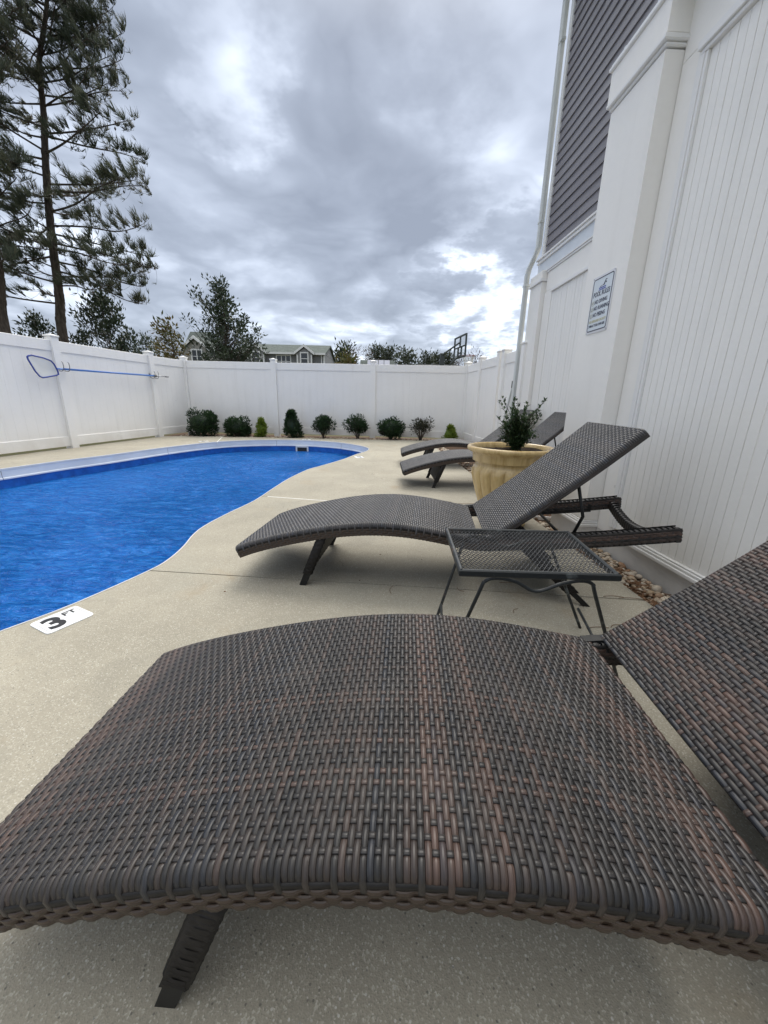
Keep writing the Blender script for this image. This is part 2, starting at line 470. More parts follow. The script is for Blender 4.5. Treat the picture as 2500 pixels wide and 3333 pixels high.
def foliage(name, stops, trans=.25, rough=.5):
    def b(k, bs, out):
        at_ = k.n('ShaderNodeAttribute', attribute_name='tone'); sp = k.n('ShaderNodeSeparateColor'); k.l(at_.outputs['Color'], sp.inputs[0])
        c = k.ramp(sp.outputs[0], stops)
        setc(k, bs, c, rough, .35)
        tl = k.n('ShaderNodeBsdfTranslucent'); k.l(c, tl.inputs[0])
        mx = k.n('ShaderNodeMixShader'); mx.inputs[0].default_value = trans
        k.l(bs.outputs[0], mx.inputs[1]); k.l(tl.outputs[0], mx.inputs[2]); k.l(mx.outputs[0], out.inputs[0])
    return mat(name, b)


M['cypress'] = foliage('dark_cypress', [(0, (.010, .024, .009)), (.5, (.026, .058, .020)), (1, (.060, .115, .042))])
M['cypress_brown'] = foliage('browned_cypress', [(0, (.018, .025, .012)), (.6, (.045, .048, .025)), (1, (.10, .07, .045))])
M['lime'] = foliage('lime_cypress', [(0, (.10, .16, .016)), (.5, (.20, .27, .035)), (1, (.33, .36, .09))])
M['box'] = foliage('glossy_holly', [(0, (.020, .042, .016)), (.6, (.052, .090, .036)), (1, (.12, .15, .08))], .25, .35)
M['pine'] = foliage('pine_needles', [(0, (.04, .058, .038)), (.5, (.095, .11, .066)), (.8, (.15, .145, .088)), (1, (.18, .16, .10))], .35)
M['magnolia'] = foliage('magnolia_leaves', [(0, (.022, .036, .020)), (.5, (.046, .066, .037)), (.85, (.075, .094, .06)), (1, (.15, .16, .115))], .2, .35)
M['rust_leaf'] = foliage('autumn_leaves', [(0, (.05, .07, .02)), (.4, (.12, .11, .035)), (.75, (.17, .11, .04)), (1, (.22, .13, .06))])
M['far_pine'] = foliage('far_pine_needles', [(0, (.035, .05, .034)), (.6, (.07, .082, .052)), (1, (.115, .118, .078))])
M['far_bare'] = foliage('far_bare_twigs', [(0, (.07, .055, .045)), (1, (.13, .09, .075))])


def b_(k, bs, out):
    co = obj_co(k); mp = k.n('ShaderNodeMapping'); mp.inputs['Scale'].default_value = (7, 7, 1.6); k.l(co, mp.inputs[0])
    n = k.noise(mp.outputs[0], 3, 6, .7)
    setc(k, bs, k.ramp(n, [(.3, (.04, .032, .027)), (.55, (.105, .085, .07)), (.75, (.18, .15, .13))]), .9, .2)
    bump(k, bs, n, 1.0, .04)
M['bark'] = mat('bark', b_)
M['twig'] = plain('twig', (.095, .075, .06), .85, .2, var=.3, scale=20)


def b_(k, bs, out):
    co = obj_co(k); n = k.noise(co, 5, 6, .65)
    mp = k.n('ShaderNodeMapping'); mp.inputs['Scale'].default_value = (14, 14, 1.2); k.l(co, mp.inputs[0])
    st = k.noise(mp.outputs[0], 2, 5, .65)
    c = k.mix(k.smooth(st, .35, .7), (.58, .425, .195), (.42, .285, .11))
    c = k.mix(k.m('MULTIPLY', k.smooth(n, .58, .78), .35), c, (.64, .52, .30))
    setc(k, bs, c, .25, .5)
    bs.inputs['Coat Weight'].default_value = .25; bs.inputs['Coat Roughness'].default_value = .12
M['pot'] = mat('glazed_pot', b_)
M['soil'] = plain('potting_soil', (.028, .019, .013), .95, .1, var=.5, scale=50, bmp=1.0, bscale=60)
M['blue_pole'] = plain('blue_pole', (.07, .20, .55), .3, .5, var=.1)
M['net_frame'] = plain('net_frame_blue', (.02, .045, .26), .4, .5, var=.1)


def b_(k, bs, out):
    setc(k, bs, (.70, .73, .72), .7, .2)
    tr = k.n('ShaderNodeBsdfTransparent'); mx = k.n('ShaderNodeMixShader'); mx.inputs[0].default_value = .45
    k.l(tr.outputs[0], mx.inputs[1]); k.l(bs.outputs[0], mx.inputs[2]); k.l(mx.outputs[0], out.inputs[0])
M['net'] = mat('net_mesh', b_)
M['alu'] = plain('aluminium', (.45, .46, .48), .3, .5, .8, var=.1)
M['grey_plastic'] = plain('grey_plastic', (.16, .165, .17), .5)
M['gutter'] = m_vinyl('gutter_white', (.60, .62, .60), .12, False)
M['sign_white'] = plain('sign_white', (.66, .71, .75), .35, .5, var=.03)
M['sign_edge'] = plain('sign_edge', (.70, .70, .72), .35, .5, var=.03)
M['sign_navy'] = plain('sign_navy', (.012, .016, .045), .4, .5, var=.05)
M['sign_blue'] = plain('sign_blue', (.03, .05, .32), .4, .5, var=.05)
M['sign_yellow'] = plain('sign_faded_yellow', (.50, .47, .30), .4, .5, var=.08)
M['tile_white'] = plain('tile_white', (.80, .81, .82), .35, .5, var=.03)
M['tile_grey'] = plain('tile_line', (.28, .28, .29), .5)
M['tile_black'] = plain('tile_black', (.025, .025, .027), .45, .4, var=.2, scale=30)
M['skimmer_dark'] = plain('skimmer_dark', (.01, .01, .011), .6)
M['roof'] = plain('grey_shingle', (.098, .114, .104), .9, .2, var=.3, scale=4, bmp=.4, bscale=8)
M['roof_dark'] = plain('dark_shingle', (.055, .058, .058), .9, .2, var=.3, scale=4)
M['far_siding'] = plain('far_grey_siding', (.235, .235, .235), .7, .3, var=.05)
M['tan_siding'] = plain('far_tan_siding', (.33, .315, .285), .7, .3, var=.06)
M['far_trim'] = plain('far_white_trim', (.74, .74, .73), .6, .3, var=.03)
M['far_glass'] = plain('far_window_glass', (.022, .026, .030), .12, .6, var=.2, scale=2)
M['solar'] = plain('solar_panel', (.12, .14, .21), .40, .25, var=.1, scale=2)
M['hoop_red'] = plain('hoop_red', (.25, .035, .03), .5)
M['hoop_metal'] = plain('hoop_metal', (.045, .055, .055), .5)


def b_(k, bs, out):
    setc(k, bs, (.55, .62, .66), .08, .5)
    tr = k.n('ShaderNodeBsdfTransparent'); mx = k.n('ShaderNodeMixShader'); mx.inputs[0].default_value = .18
    k.l(tr.outputs[0], mx.inputs[1]); k.l(bs.outputs[0], mx.inputs[2]); k.l(mx.outputs[0], out.inputs[0])
M['acrylic'] = mat('clear_acrylic', b_)
M['net_cord'] = plain('net_cord', (.70, .69, .66), .8)

# ------------------------------------------------------------------ setting: pool, deck, ground

POOL = [(-1.527, 1.332), (-1.405, 1.556), (-1.276, 1.923), (-1.255, 2.10), (-1.275, 2.30), (-1.315, 2.50), (-1.325, 2.70), (-1.285, 3.02),
        (-1.205, 3.45), (-1.178, 3.966), (-1.140, 4.519), (-1.045, 5.109), (-.930, 5.42), (-.785, 5.797), (-.655, 6.172), (-.585, 6.45), (-.505, 6.75),
        (-.40, 7.054), (-.325, 7.371), (-.345, 7.70), (-.55, 8.10), (-.976, 8.554), (-1.444, 8.794), (-1.911, 8.905), (-2.488, 8.852),
        (-3.106, 8.616), (-3.62, 8.117), (-4.05, 7.15), (-4.372, 6.025), (-4.594, 5.402), (-4.776, 4.694), (-5.05, 3.7), (-5.1, 2.7), (-4.75, 1.7),
        (-4.0, .9), (-3.0, .5), (-2.2, .55), (-1.75, .95)]


def catmull(pts, n=4):
    out = []; m = len(pts)
    for i in range(m):
        p0, p1, p2, p3 = [np.array(pts[(i + k) % m]) for k in (-1, 0, 1, 2)]
        for j in range(n):
            t = j / n
            out.append(tuple(.5 * ((2 * p1) + (-p0 + p2) * t + (2 * p0 - 5 * p1 + 4 * p2 - p3) * t * t + (-p0 + 3 * p1 - 3 * p2 + p3) * t ** 3)))
    return out


PL = catmull(POOL, 4)


def offset_loop(lp, d):
    out = []; n = len(lp)
    for i in range(n):
        a = np.array(lp[i - 1]); b = np.array(lp[(i + 1) % n]); t = b - a; t /= np.linalg.norm(t)
        out.append((lp[i][0] + t[1] * d, lp[i][1] - t[0] * d))
    return out


area = sum(PL[i - 1][0] * PL[i][1] - PL[i][0] * PL[i - 1][1] for i in range(len(PL)))
OUT = 1.0 if area > 0 else -1.0        # offset_loop(+OUT) goes outwards


def sheet_with_hole(outer, hole, z):
    bm = bmesh.new()
    def ring(pts):
        vs = [bm.verts.new((x, y, z)) for x, y in pts]
        return [bm.edges.new((vs[i], vs[(i + 1) % len(vs)])) for i in range(len(vs))]
    es = ring(outer) + (ring(hole) if hole else [])
    bmesh.ops.triangle_fill(bm, use_beauty=True, use_dissolve=False, edges=es)
    for f in bm.faces:
        if f.normal.z < 0: f.normal_flip()
    return bm


# ground: one sheet to the horizon (open under the pool)
bm = sheet_with_hole([(-600, -300), (600, -300), (600, 900), (-600, 900)], offset_loop(PL, OUT * .10), -.06)
me = bpy.data.meshes.new('ground'); bm.to_mesh(me); bm.free(); me.materials.append(M['grass'])
link('ground', me, kind='structure')

# concrete deck, cut into slabs along its joints
EDGE = lambda y: 1.29 - .040 * (y - 2.0)          # deck edge along the house gravel
BACK = lambda x: 9.33 + .033 * (x + 2.6)          # deck edge along the back bed
outer = [(-7.2, -3.0), (EDGE(-3), -3.0), (EDGE(9.4), BACK(.99)), (-4.6, BACK(-4.6)), (-5.12, BACK(-5.1) - .05), (-7.2, 1.0)]
outer = [(-6.9, -3.0), (EDGE(-3), -3.0), (EDGE(9.43), 9.43), (-4.85, 9.26), (-5.22, 9.1), (-6.4, .2)]
bm = sheet_with_hole(outer, PL, 0.0)


def cut(bm, p, q, keep, gap=.004):
    """open a joint through p and q on the faces that keep() accepts"""
    d = Vector((q[0] - p[0], q[1] - p[1], 0)).normalized(); nrm = Vector((-d.y, d.x, 0)); P0 = Vector((*p, 0))
    for s in (-1, 1):
        fs = [f for f in bm.faces if keep(f.calc_center_median())]
        geom = list({v for f in fs for v in f.verts}) + list({e for f in fs for e in f.edges}) + fs
        bmesh.ops.bisect_plane(bm, geom=geom, plane_co=P0 + nrm * gap * s, plane_no=nrm, dist=1e-6)
    dead = [f for f in bm.faces if keep(f.calc_center_median()) and abs((f.calc_center_median() - P0).dot(nrm)) < gap * .9]
    bmesh.ops.delete(bm, geom=dead, context='FACES')


# refine so that cuts stay local
for a in (-5.4, -3.75, -.6, 0.9): pass
J1 = ((-1.276, 1.923), (1.30, 1.712)); J2 = ((-1.145, 3.62), (-.542, 3.505)); J3 = ((-1.40, 8.77), (-.62, 9.36)); J4 = ((-3.55, 8.15), (-3.90, 9.30))
cut(bm, *J1, lambda c: c.x > -1.7)
cut(bm, *J2, lambda c: c.x > -1.7 and c.y > 1.9)
cut(bm, *J3, lambda c: -1.9 < c.x < 1.5 and c.y > 7.9)
cut(bm, *J4, lambda c: -4.8 < c.x < -3.0 and c.y > 7.4)
bm.verts.ensure_lookup_table(); bm.faces.ensure_lookup_table()
seen = set(); slabs = []
for f in bm.faces:
    if f.index in seen: continue
    st = [f]; comp = []; seen.add(f.index)
    while st:
        a = st.pop(); comp.append(a)
        for e in a.edges:
            for b2 in e.link_faces:
                if b2.index not in seen: seen.add(b2.index); st.append(b2)
    slabs.append(comp)
deck = bpy.data.objects.new('pool_deck', None); COL.objects.link(deck); deck['kind'] = 'structure'
for comp in slabs:
    mb = MB(); idx = {}
    for f in comp:
        for v in f.verts:
            if v not in idx: idx[v] = len(mb.v); mb.v.append(tuple(v.co)); mb.t.append((.5, .5, .5, 0))
    for f in comp: mb.f.append(tuple(idx[v] for v in f.verts))
    n0 = len(mb.v)
    bset = [e for f in comp for e in f.edges if sum(1 for q in e.link_faces if q in comp) == 1]
    for v in list(idx): pass
    low = {}
    for e in bset:
        for v in e.verts:
            if v not in low: low[v] = len(mb.v); mb.v.append((v.co.x, v.co.y, -.10)); mb.t.append((.5, .5, .5, 0))
        a, b2 = e.verts; mb.f.append((idx[a], idx[b2], low[b2], low[a]))
    if len(comp) < 2 and sum(f.calc_area() for f in comp) < .02: continue
    mb.obj('concrete_slab', M['concrete'], deck, fix=False)
bm.free()
jb = MB()
for (p, q), w, zz_, mm in ((J1, .004, -.012, 'joint'), (J2, .0055, .0012, 'caulk'), (J3, .007, .0015, 'caulk'), (J4, .007, .0015, 'caulk')):
    d = Vector((q[0] - p[0], q[1] - p[1], 0)); L = d.length; ang = math.atan2(d.y, d.x)
    ext = 2.0 if mm == 'caulk' and (p, q) == J2 else 0.0
    mb = MB(); mb.box(0.012, L + ext, -w * .9, w * .9, -.05, zz_, Matrix.Translation((*p, 0)) @ Matrix.Rotation(ang, 4, 'Z'))
    mb.obj('joint_strip', M[mm], deck)

# pool shell
shell = thing('swimming_pool', 'freeform in-ground pool with a blue liner set in the concrete deck', 'pool')
lip_in = offset_loop(PL, -OUT * .012); lip_out = offset_loop(PL, OUT * .001)


def band(name, l1, z1, l2, z2, m, parent):
    mb = MB(); n = len(l1)
    mb.add([(x, y, z1) for x, y in l1] + [(x, y, z2) for x, y in l2], [(i, (i + 1) % n, n + (i + 1) % n, n + i) for i in range(n)])
    return mb.obj(name, m, parent, smooth=True)


def strips(name, loops, m, parent):
    mb = MB(); n = len(PL); vs = []
    for lp, z in loops: vs += [(x, y, z) for x, y in lp]
    fs = []
    for k in range(len(loops) - 1):
        for i in range(n): fs.append((k * n + i, k * n + (i + 1) % n, (k + 1) * n + (i + 1) % n, (k + 1) * n + i))
    mb.add(vs, fs); o = mb.obj(name, m, parent); smooth_angle(o.data, 40); return o


IN = lambda d: offset_loop(PL, -OUT * d)
strips('coping_lip', [(IN(-.001), -.004), (IN(-.001), .003), (IN(.002), .004), (IN(.006), .002), (IN(.006), -.022), (IN(.003), -.024)], M['coping_lip'], shell)
# coping in lengths, with visible butt joints
npl = len(PL); step = npl // 12
c1, c2 = IN(.004), IN(.004)
cin = IN(.014)
for s0 in range(0, npl, step):
    ids = [(s0 + k) % npl for k in range(min(step, npl - s0) + 1)]
    mb = MB(); vs = []
    prof = [(IN(.003), -.024), (IN(.004), -.112), (IN(.016), -.118), (IN(.016), -.135), (IN(.002), -.140)]
    for lp, z in prof: vs += [(lp[i][0], lp[i][1], z) for i in ids]
    m_ = len(ids)
    # shorten both ends a little
    vs2 = list(vs)
    for r_ in range(len(prof)):
        a, b2 = Vector(vs[r_ * m_]), Vector(vs[r_ * m_ + 1]); vs2[r_ * m_] = tuple(a + (b2 - a).normalized() * .003)
        a, b2 = Vector(vs[r_ * m_ + m_ - 1]), Vector(vs[r_ * m_ + m_ - 2]); vs2[r_ * m_ + m_ - 1] = tuple(a + (b2 - a).normalized() * .003)
    mb.add(vs2, [(k * m_ + i, k * m_ + i + 1, (k + 1) * m_ + i + 1, (k + 1) * m_ + i) for k in range(len(prof) - 1) for i in range(m_ - 1)])
    o = mb.obj('coping', M['coping'], shell); smooth_angle(o.data, 40)
strips('liner', [(IN(-.002), -.02), (IN(.0), -.14), (IN(.001), -1.05), (IN(.18), -1.20)], M['liner'], shell)
bm = sheet_with_hole(IN(.17), None, -1.20)
me = bpy.data.meshes.new('pool_floor'); bm.to_mesh(me); bm.free(); me.materials.append(M['liner']); link('pool_floor', me, shell)
bm = sheet_with_hole(IN(.0005), None, -.248)
me = bpy.data.meshes.new('water'); bm.to_mesh(me); bm.free(); me.materials.append(M['water'])
link('water', me, kind='structure')
# skimmer mouth on the far wall
sk = at(963, 1452, 8.89); sx = -1.90
skb = MB()
def frame_xz(mb, x0, x1, z0, z1, y0, y1, w):
    mb.box(x0, x0 + w, y0, y1, z0, z1); mb.box(x1 - w, x1, y0, y1, z0, z1)
    mb.box(x0 + w, x1 - w, y0, y1, z1 - w, z1); mb.box(x0 + w, x1 - w, y0, y1, z0, z0 + w)
frame_xz(skb, -2.06, -1.77, -.32, -.126, 8.862, 8.89, .034)
sko = thing('pool_skimmer', 'square white skimmer mouth with a dark opening in the far pool wall', 'skimmer')
skb.obj('skimmer_frame', M['coping_lip'], sko)
MB().box(-2.027, -1.803, 8.872, 8.886, -.287, -.159).obj('opening', M['skimmer_dark'], sko)

# ------------------------------------------------------------------ text


def text_mesh(txt, size, name, m, parent, Mx, depth=.0006, bold=0.0, sx=1.0, align='CENTER'):
    cu = bpy.data.curves.new(name, 'FONT'); cu.body = txt; cu.size = size; cu.align_x = align; cu.align_y = 'CENTER'
    cu.extrude = depth; cu.offset = bold; cu.resolution_u = 3
    o = bpy.data.objects.new(name, cu); COL.objects.link(o)
    bpy.context.view_layer.update()
    me = bpy.data.meshes.new_from_object(o.evaluated_get(bpy.context.evaluated_depsgraph_get()))
    bpy.data.objects.remove(o); bpy.data.curves.remove(cu)
    me.transform(Mx @ Matrix.Diagonal((sx, 1, 1, 1))); me.materials.clear(); me.materials.append(m); me.name = name
    return link(name, me, parent)


def rounded_rect(w, h, r, n=4):
    out = []
    for cx_, cy_, a0 in ((w / 2 - r, h / 2 - r, 0), (-w / 2 + r, h / 2 - r, 90), (-w / 2 + r, -h / 2 + r, 180), (w / 2 - r, -h / 2 + r, 270)):
        for i in range(n + 1):
            a = R(a0 + 90 * i / n); out.append((cx_ + r * math.cos(a), cy_ + r * math.sin(a)))
    return out


def ring_plate(mb, w, h, r, t, z0, z1):
    a = rounded_rect(w, h, r); b2 = rounded_rect(w - 2 * t, h - 2 * t, max(r - t, .001)); n = len(a)
    vs = [(x, y, z1) for x, y in a] + [(x, y, z1) for x, y in b2] + [(x, y, z0) for x, y in a] + [(x, y, z0) for x, y in b2]
    fs = []
    for i in range(n):
        j = (i + 1) % n; fs += [(i, j, n + j, n + i), (i, 2 * n + i, 2 * n + j, j), (n + i, n + j, 3 * n + j, 3 * n + i)]
    mb.add(vs, fs)


def depth_tile(loc, rz, w, h, label, numeral, name='depth_marker'):
    t = thing(name, label, 'depth marker', loc, rz)
    mb = MB(); mb.prism(rounded_rect(w, h, .018), 0.0, .004, 2); mb.obj('tile', M['tile_white'], t)
    mb = MB(); ring_plate(mb, w - .022, h - .022, .012, .0016, .0036, .0046); mb.obj('border_line', M['tile_grey'], t)
    return t


# the near 3 FT marker
a_ = Vector((-1.444, 1.405)); b2_ = Vector((-1.372, 1.525))
pa = Vector((-1.430, 1.388)); pb = Vector((-1.371, 1.509)); pc = Vector((-1.246, 1.460)); pd = Vector((-1.299, 1.324))
ctr = (pa + pb + pc + pd) / 4 + Vector((-.016, .008))
ang = math.atan2((pb - pa).y, (pb - pa).x)
ww = ((pb - pa).length + (pc - pd).length) / 2 + .012; hh = .145
tl = depth_tile((ctr.x, ctr.y, 0), ang, ww + .02, hh + .005, 'white 3 FT depth marker on the near pool edge', '3')
text_mesh('3', .145, 'numeral', M['tile_black'], tl, Matrix.Translation((-.030, -.006, .0044)), bold=.0055, sx=1.0)
text_mesh('FT', .048, 'lettering', M['tile_black'], tl, Matrix.Translation((.040, .034, .0044)), bold=.0012, sx=1.0)
for loc, rz, lab in (((-.435, 6.40, 0), R(-72), 'small white depth marker at the bend by the far right pool edge'),
                     ((-3.86, 8.22, 0), R(50), 'small white depth marker on the far left deck beside the coping'),
                     ((-1.85, 9.07, 0), R(176), 'small white depth marker behind the skimmer on the far deck')):
    q = depth_tile(loc, rz, .19, .135, lab, '')
    mb = MB(); mb.box(-.045, .012, -.035, .035, .0036, .0048); mb.box(.03, .06, .005, .03, .0036, .0048); mb.obj('numeral', M['tile_black'], q)

# ------------------------------------------------------------------ gravel beds
bed = MB()
bed.add([(EDGE(-3) + .0, -3, -.03), (3.2, -3, -.03), (3.2, 10.3, -.03), (EDGE(10.3), 10.3, -.03)], [(0, 1, 2, 3)])
bed.add([(-5.4, 9.0, -.031), (1.2, 9.3, -.031), (1.2, 10.4, -.031), (-5.4, 10.4, -.031)], [(0, 1, 2, 3)])
gravel = bed.obj('gravel_bed', M['mulch'], None, kind='structure')


def stone_mesh(seed, n=(6, 5)):
    rg = random.Random(seed); bm = bmesh.new()
    bmesh.ops.create_icosphere(bm, subdivisions=1 if seed < 100 else 2, radius=1)
    sx, sy, sz = rg.uniform(.9, 1.4), rg.uniform(.7, 1.0), rg.uniform(.5, .75)
    for v in bm.verts:
        q = 1 + rg.uniform(-.10, .10); v.co = Vector((v.co.x * sx * q, v.co.y * sy * q, v.co.z * sz * q))
    me = bpy.data.meshes.new('stone'); bm.to_mesh(me); bm.free(); me.materials.append(M['stone'])
    me.color_attributes.new('tone', 'FLOAT_COLOR', 'POINT')
    me.polygons.foreach_set('use_smooth', [True] * len(me.polygons)); return me


STONES = [stone_mesh(200 + i) for i in range(7)]
rg = random.Random(3)
WALLX = lambda y: 1.49 - .035 * (y - 2.0)
cnt = 0
placed = []
tries = 0
while cnt < 285 and tries < 6000:
    tries += 1
    y = rg.uniform(1.50, 2.62); x = rg.uniform(EDGE(y) + .012, WALLX(y) - .015)
    r = rg.choice([.010, .012, .014, .016, .019, .023])
    # pebbles crowd towards the wall, mulch shows along the slab
    if rg.random() < .45 * max(0, 1 - (x - EDGE(y)) / .11): continue
    if any((x - a) ** 2 + (y - b) ** 2 < (.62 * (r + c)) ** 2 for a, b, c in placed): continue
    placed.append((x, y, r)); cnt += 1
    o = link('stone', STONES[cnt % 7], gravel); o.scale = (r, r, r)
    o.location = (x, y, -.03 + r * .35 + rg.uniform(0, .012)); o.rotation_euler = (rg.uniform(-.4, .4), rg.uniform(-.4, .4), rg.uniform(0, 6.3))
o = link('stone', STONES[2], gravel); o.scale = (.032, .026, .036); o.location = (1.452, 1.845, -.004); o.rotation_euler = (.1, .2, .6)


def scatter_stones(name, rects, n, rr, parent):
    mb = MB(); base = [[tuple(v.co) for v in s.vertices] for s in STONES_LO]; fcs = [[tuple(p.vertices) for p in s.polygons] for s in STONES_LO]
    for i in range(n):
        k = rg.randrange(len(base)); rc = rects[rg.randrange(len(rects))]
        p = rc(rg); r = rg.uniform(*rr); a = rg.uniform(0, 6.3); ca, sa = math.cos(a), math.sin(a)
        mb.add([(p[0] + r * (x * ca - y * sa), p[1] + r * (x * sa + y * ca), -.03 + r * (.35 + z)) for x, y, z in base[k]], fcs[k], (rg.random(), rg.random(), .5, 0))
    return mb.obj(name, M['stone'], parent, smooth=True, fix=False, kind='stuff')


STONES_LO = [stone_mesh(i) for i in range(5)]
def rc_back(q):
    x = q.uniform(-5.0, 1.9); return (x, q.uniform(BACK(x) + .02, BACK(x) + .50))
def rc_right(q):
    y = q.uniform(2.6, 9.3); return (q.uniform(EDGE(y) + .01, EDGE(y) + .22), y)
scatter_stones('small_stones', [rc_back, rc_back, rc_back, rc_right], 1500, (.012, .034), gravel)
mb = MB()
for i in range(900):          # pine straw and bark shreds among the stones
    if i < 520: y = rg.uniform(1.35, 2.7); x = EDGE(y) + abs(rg.gauss(0, .06)) + .005; x = min(x, WALLX(y) - .01)
    elif i < 800: x = rg.uniform(-5, 1.9); y = rg.uniform(BACK(x) + .01, BACK(x) + .45)
    else: y = rg.uniform(2.7, 8); x = rg.uniform(EDGE(y), EDGE(y) + .2)
    a = rg.uniform(0, 6.3); L = rg.uniform(.03, .09); w = rg.uniform(.0012, .0035)
    dx, dy = math.cos(a) * L / 2, math.sin(a) * L / 2; nx, ny = -math.sin(a) * w, math.cos(a) * w
    z = -.022 + rg.uniform(0, .014)
    mb.add([(x - dx - nx, y - dy - ny, z), (x + dx - nx, y + dy - ny, z + .004), (x + dx + nx, y + dy + ny, z + .007), (x - dx + nx, y - dy + ny, z + .003)], [(0, 1, 2, 3)])
mb.obj('straw_litter', M['straw'], gravel, fix=False, kind='stuff')
# fallen needles and specks on the slabs
mb = MB()
for (x, y, a, L) in ((.05, 1.76, 1.45, .085), (.93, 1.45, .1, .10), (1.02, 1.47, .35, .06), (.68, 1.86, -.1, .11), (1.16, 1.735, -.06, .10), (1.24, 1.718, -.1, .12), (.50, 3.6, -.3, .3), (.75, 3.5, .1, .25), (.25, 2.9, .6, .12), (.62, 1.58, .9, .05), (.4, 1.78, 2.1, .05)):
    pts = [(x + math.cos(a) * L * (t - .5) - math.sin(a) * .012 * math.sin(t * 3.1), y + math.sin(a) * L * (t - .5) + math.cos(a) * .012 * math.sin(t * 3.1), .003) for t in (0, .25, .5, .75, 1)]
    mb.tube(pts, .0013, 4)
for i in range(46):
    x, y = rg.uniform(-1.0, 1.25), rg.uniform(.3, 6.5)
    if x < -.9: continue
    r = rg.uniform(.002, .0045); mb.box(x - r, x + r, y - r * .7, y + r * .7, 0.001, .003, None)
for i in range(60):
    x, y = rg.uniform(-5.2, 1.2), rg.uniform(.2, 9.2)
    if -5.3 < x < -.2 and .3 < y < 9.0 and not (x > -1.05 and y < 4.2): continue
    a = rg.uniform(0, 6.3); L = rg.uniform(.02, .06)
    pts = [(x + math.cos(a) * L * (t - .5), y + math.sin(a) * L * (t - .5) + .006 * math.sin(t * 3.1), .003) for t in (0, .33, .66, 1)]
    mb.tube(pts, rg.uniform(.0008, .0014), 4)
mb.obj('needle_litter', M['straw'], deck, fix=False, kind='stuff')

# ------------------------------------------------------------------ house on the right
HRZ = math.atan2(.99939, -.035)
house = thing('house', 'white panelled house with grey lap siding above, right of the pool', 'house', (1.490, 2.0, 0), HRZ)


def hb(name, m, *boxes, ch=.003):
    mb = MB()
    for b in boxes: mb.box(*b, ch=ch)
    return mb.obj(name, m, house)


# local axes: x along the wall (away from the camera), y out towards the pool, z up
hb('foundation', M['foundation'], (-4.5, .995, -.80, -.004, -.2, .113), ch=.0)
hb('wall', M['house_white'], (-4.5, .995, -.82, -.0140, .113, 2.93), ch=0)
hb('frieze_board', M['house_white'], (-4.5, .53, -.0130, -.002, 2.602, 2.93), ch=.002)
hb('frame_board', M['house_white'], (.362, .53, -.0130, -.002, .113, 2.600), ch=.002)
hb('base_trim', M['trim'], (-4.5, .33, -.02, .020, .116, .136), (-4.5, .33, -.02, .012, .137, .152), (-4.5, .33, -.02, .005, .153, .163))
hb('panel_trim', M['trim'], (-4.5, .40, -.02, .022, 2.560, 2.600), (-4.5, .385, -.02, .010, 2.540, 2.559))
hb('panel_trim', M['trim'], (.345, .362, -.02, .004, .165, 2.54), (.363, .40, -.0, .008, .165, 2.559))
# beadboards, each its own board; a wider seam where two sheets meet
bme = MB(); bme.box(0, .0465, -.030, -.010, .163, 2.54, ch=.0035); bme = bme.mesh('beadboard', M['board_white'])
x = .343
nb = 0
while x > -1.9:
    o = link('beadboard', bme, house); o.location = (x - .0465, random.uniform(-.0008, .0008), 0)
    x -= .0500; nb += 1
    if nb == 15: x -= .006
    if nb == 33: x -= .006
# pilaster
hb('pilaster', M['house_white'], (.535, 1.0, -.03, .098, .160, 2.665), ch=.004)
hb('pilaster_base', M['trim'], (.525, 1.01, -.03, .118, .114, .134), (.529, 1.006, -.03, .111, .135, .149), (.532, 1.003, -.03, .104, .150, .159))
hb('pilaster_plinth', M['foundation'], (.537, .998, -.03, .096, -.2, .113), ch=0)
hb('pilaster_moulding', M['trim'], (.527, 1.012, -.03, .106, 2.672, 2.690), (.516, 1.024, -.03, .122, 2.691, 2.718), ch=.006)
hb('pilaster_block', M['house_white'], (.525, 1.035, -.03, .112, 2.722, 2.885), ch=.003)
hb('crown', M['trim'], (.512, 1.048, -.03, .126, 2.886, 2.912), ch=.006)
hb('crown', M['trim'], (-4.5, .499, -.026, .024, 2.931, 2.952))
mb = MB()
mb.prism([(.115, 2.914), (.115, 2.926), (-.84, 3.42), (-.84, 3.40)], -4.5, 1.045, 0)
mb.obj('roof_flashing', M['flashing'], house)
mb = MB()
for k in range(9):
    xx = .95 - k * .28
    mb.prism([(.10, 2.935), (.10, 2.952), (-.84, 3.438), (-.84, 3.42)], xx - .008, xx + .008, 0)
mb.obj('roof_seam', M['flashing'], house)
# recessed far bay
PR = -.84
hb('foundation', M['foundation'], (1.0, 4.41, -1.4, PR - .004, -.2, .113), ch=0)
hb('wall', M['house_white'], (.996, 4.40, -5.0, PR - .022, .113, 2.90), ch=0)
hb('frieze_board', M['house_white'], (.996, 4.00, PR - .022, PR - .002, 2.42, 2.66), ch=.002)
hb('frame_board', M['house_white'], (3.80, 4.03, PR - .0225, PR - .002, .113, 2.418), ch=.002)
hb('base_trim', M['trim'], (1.0, 4.0, PR - .02, PR + .02, .116, .136), (1.0, 4.0, PR - .02, PR + .010, .137, .160))
hb('panel_trim', M['trim'], (1.0, 3.80, PR - .02, PR + .016, 2.380, 2.419))
bm2 = MB(); bm2.box(0, .069, PR - .022, PR - .008, .163, 2.38, ch=.010); bm2 = bm2.mesh('beadboard', M['board_white'])
x = 3.797
while x > 1.1:
    o = link('beadboard', bm2, house); o.location = (x - .069, random.uniform(-.0008, .0008), 0); x -= .0738
hb('frieze_cap', M['trim'], (.996, 4.02, PR - .02, PR + .012, 2.662, 2.685), (.996, 4.42, PR - .02, PR + .022, 2.686, 2.70))
hb('band_board', M['flashing'], (.996, 4.35, PR - .022, PR + .012, 2.702, 2.845), ch=.002)
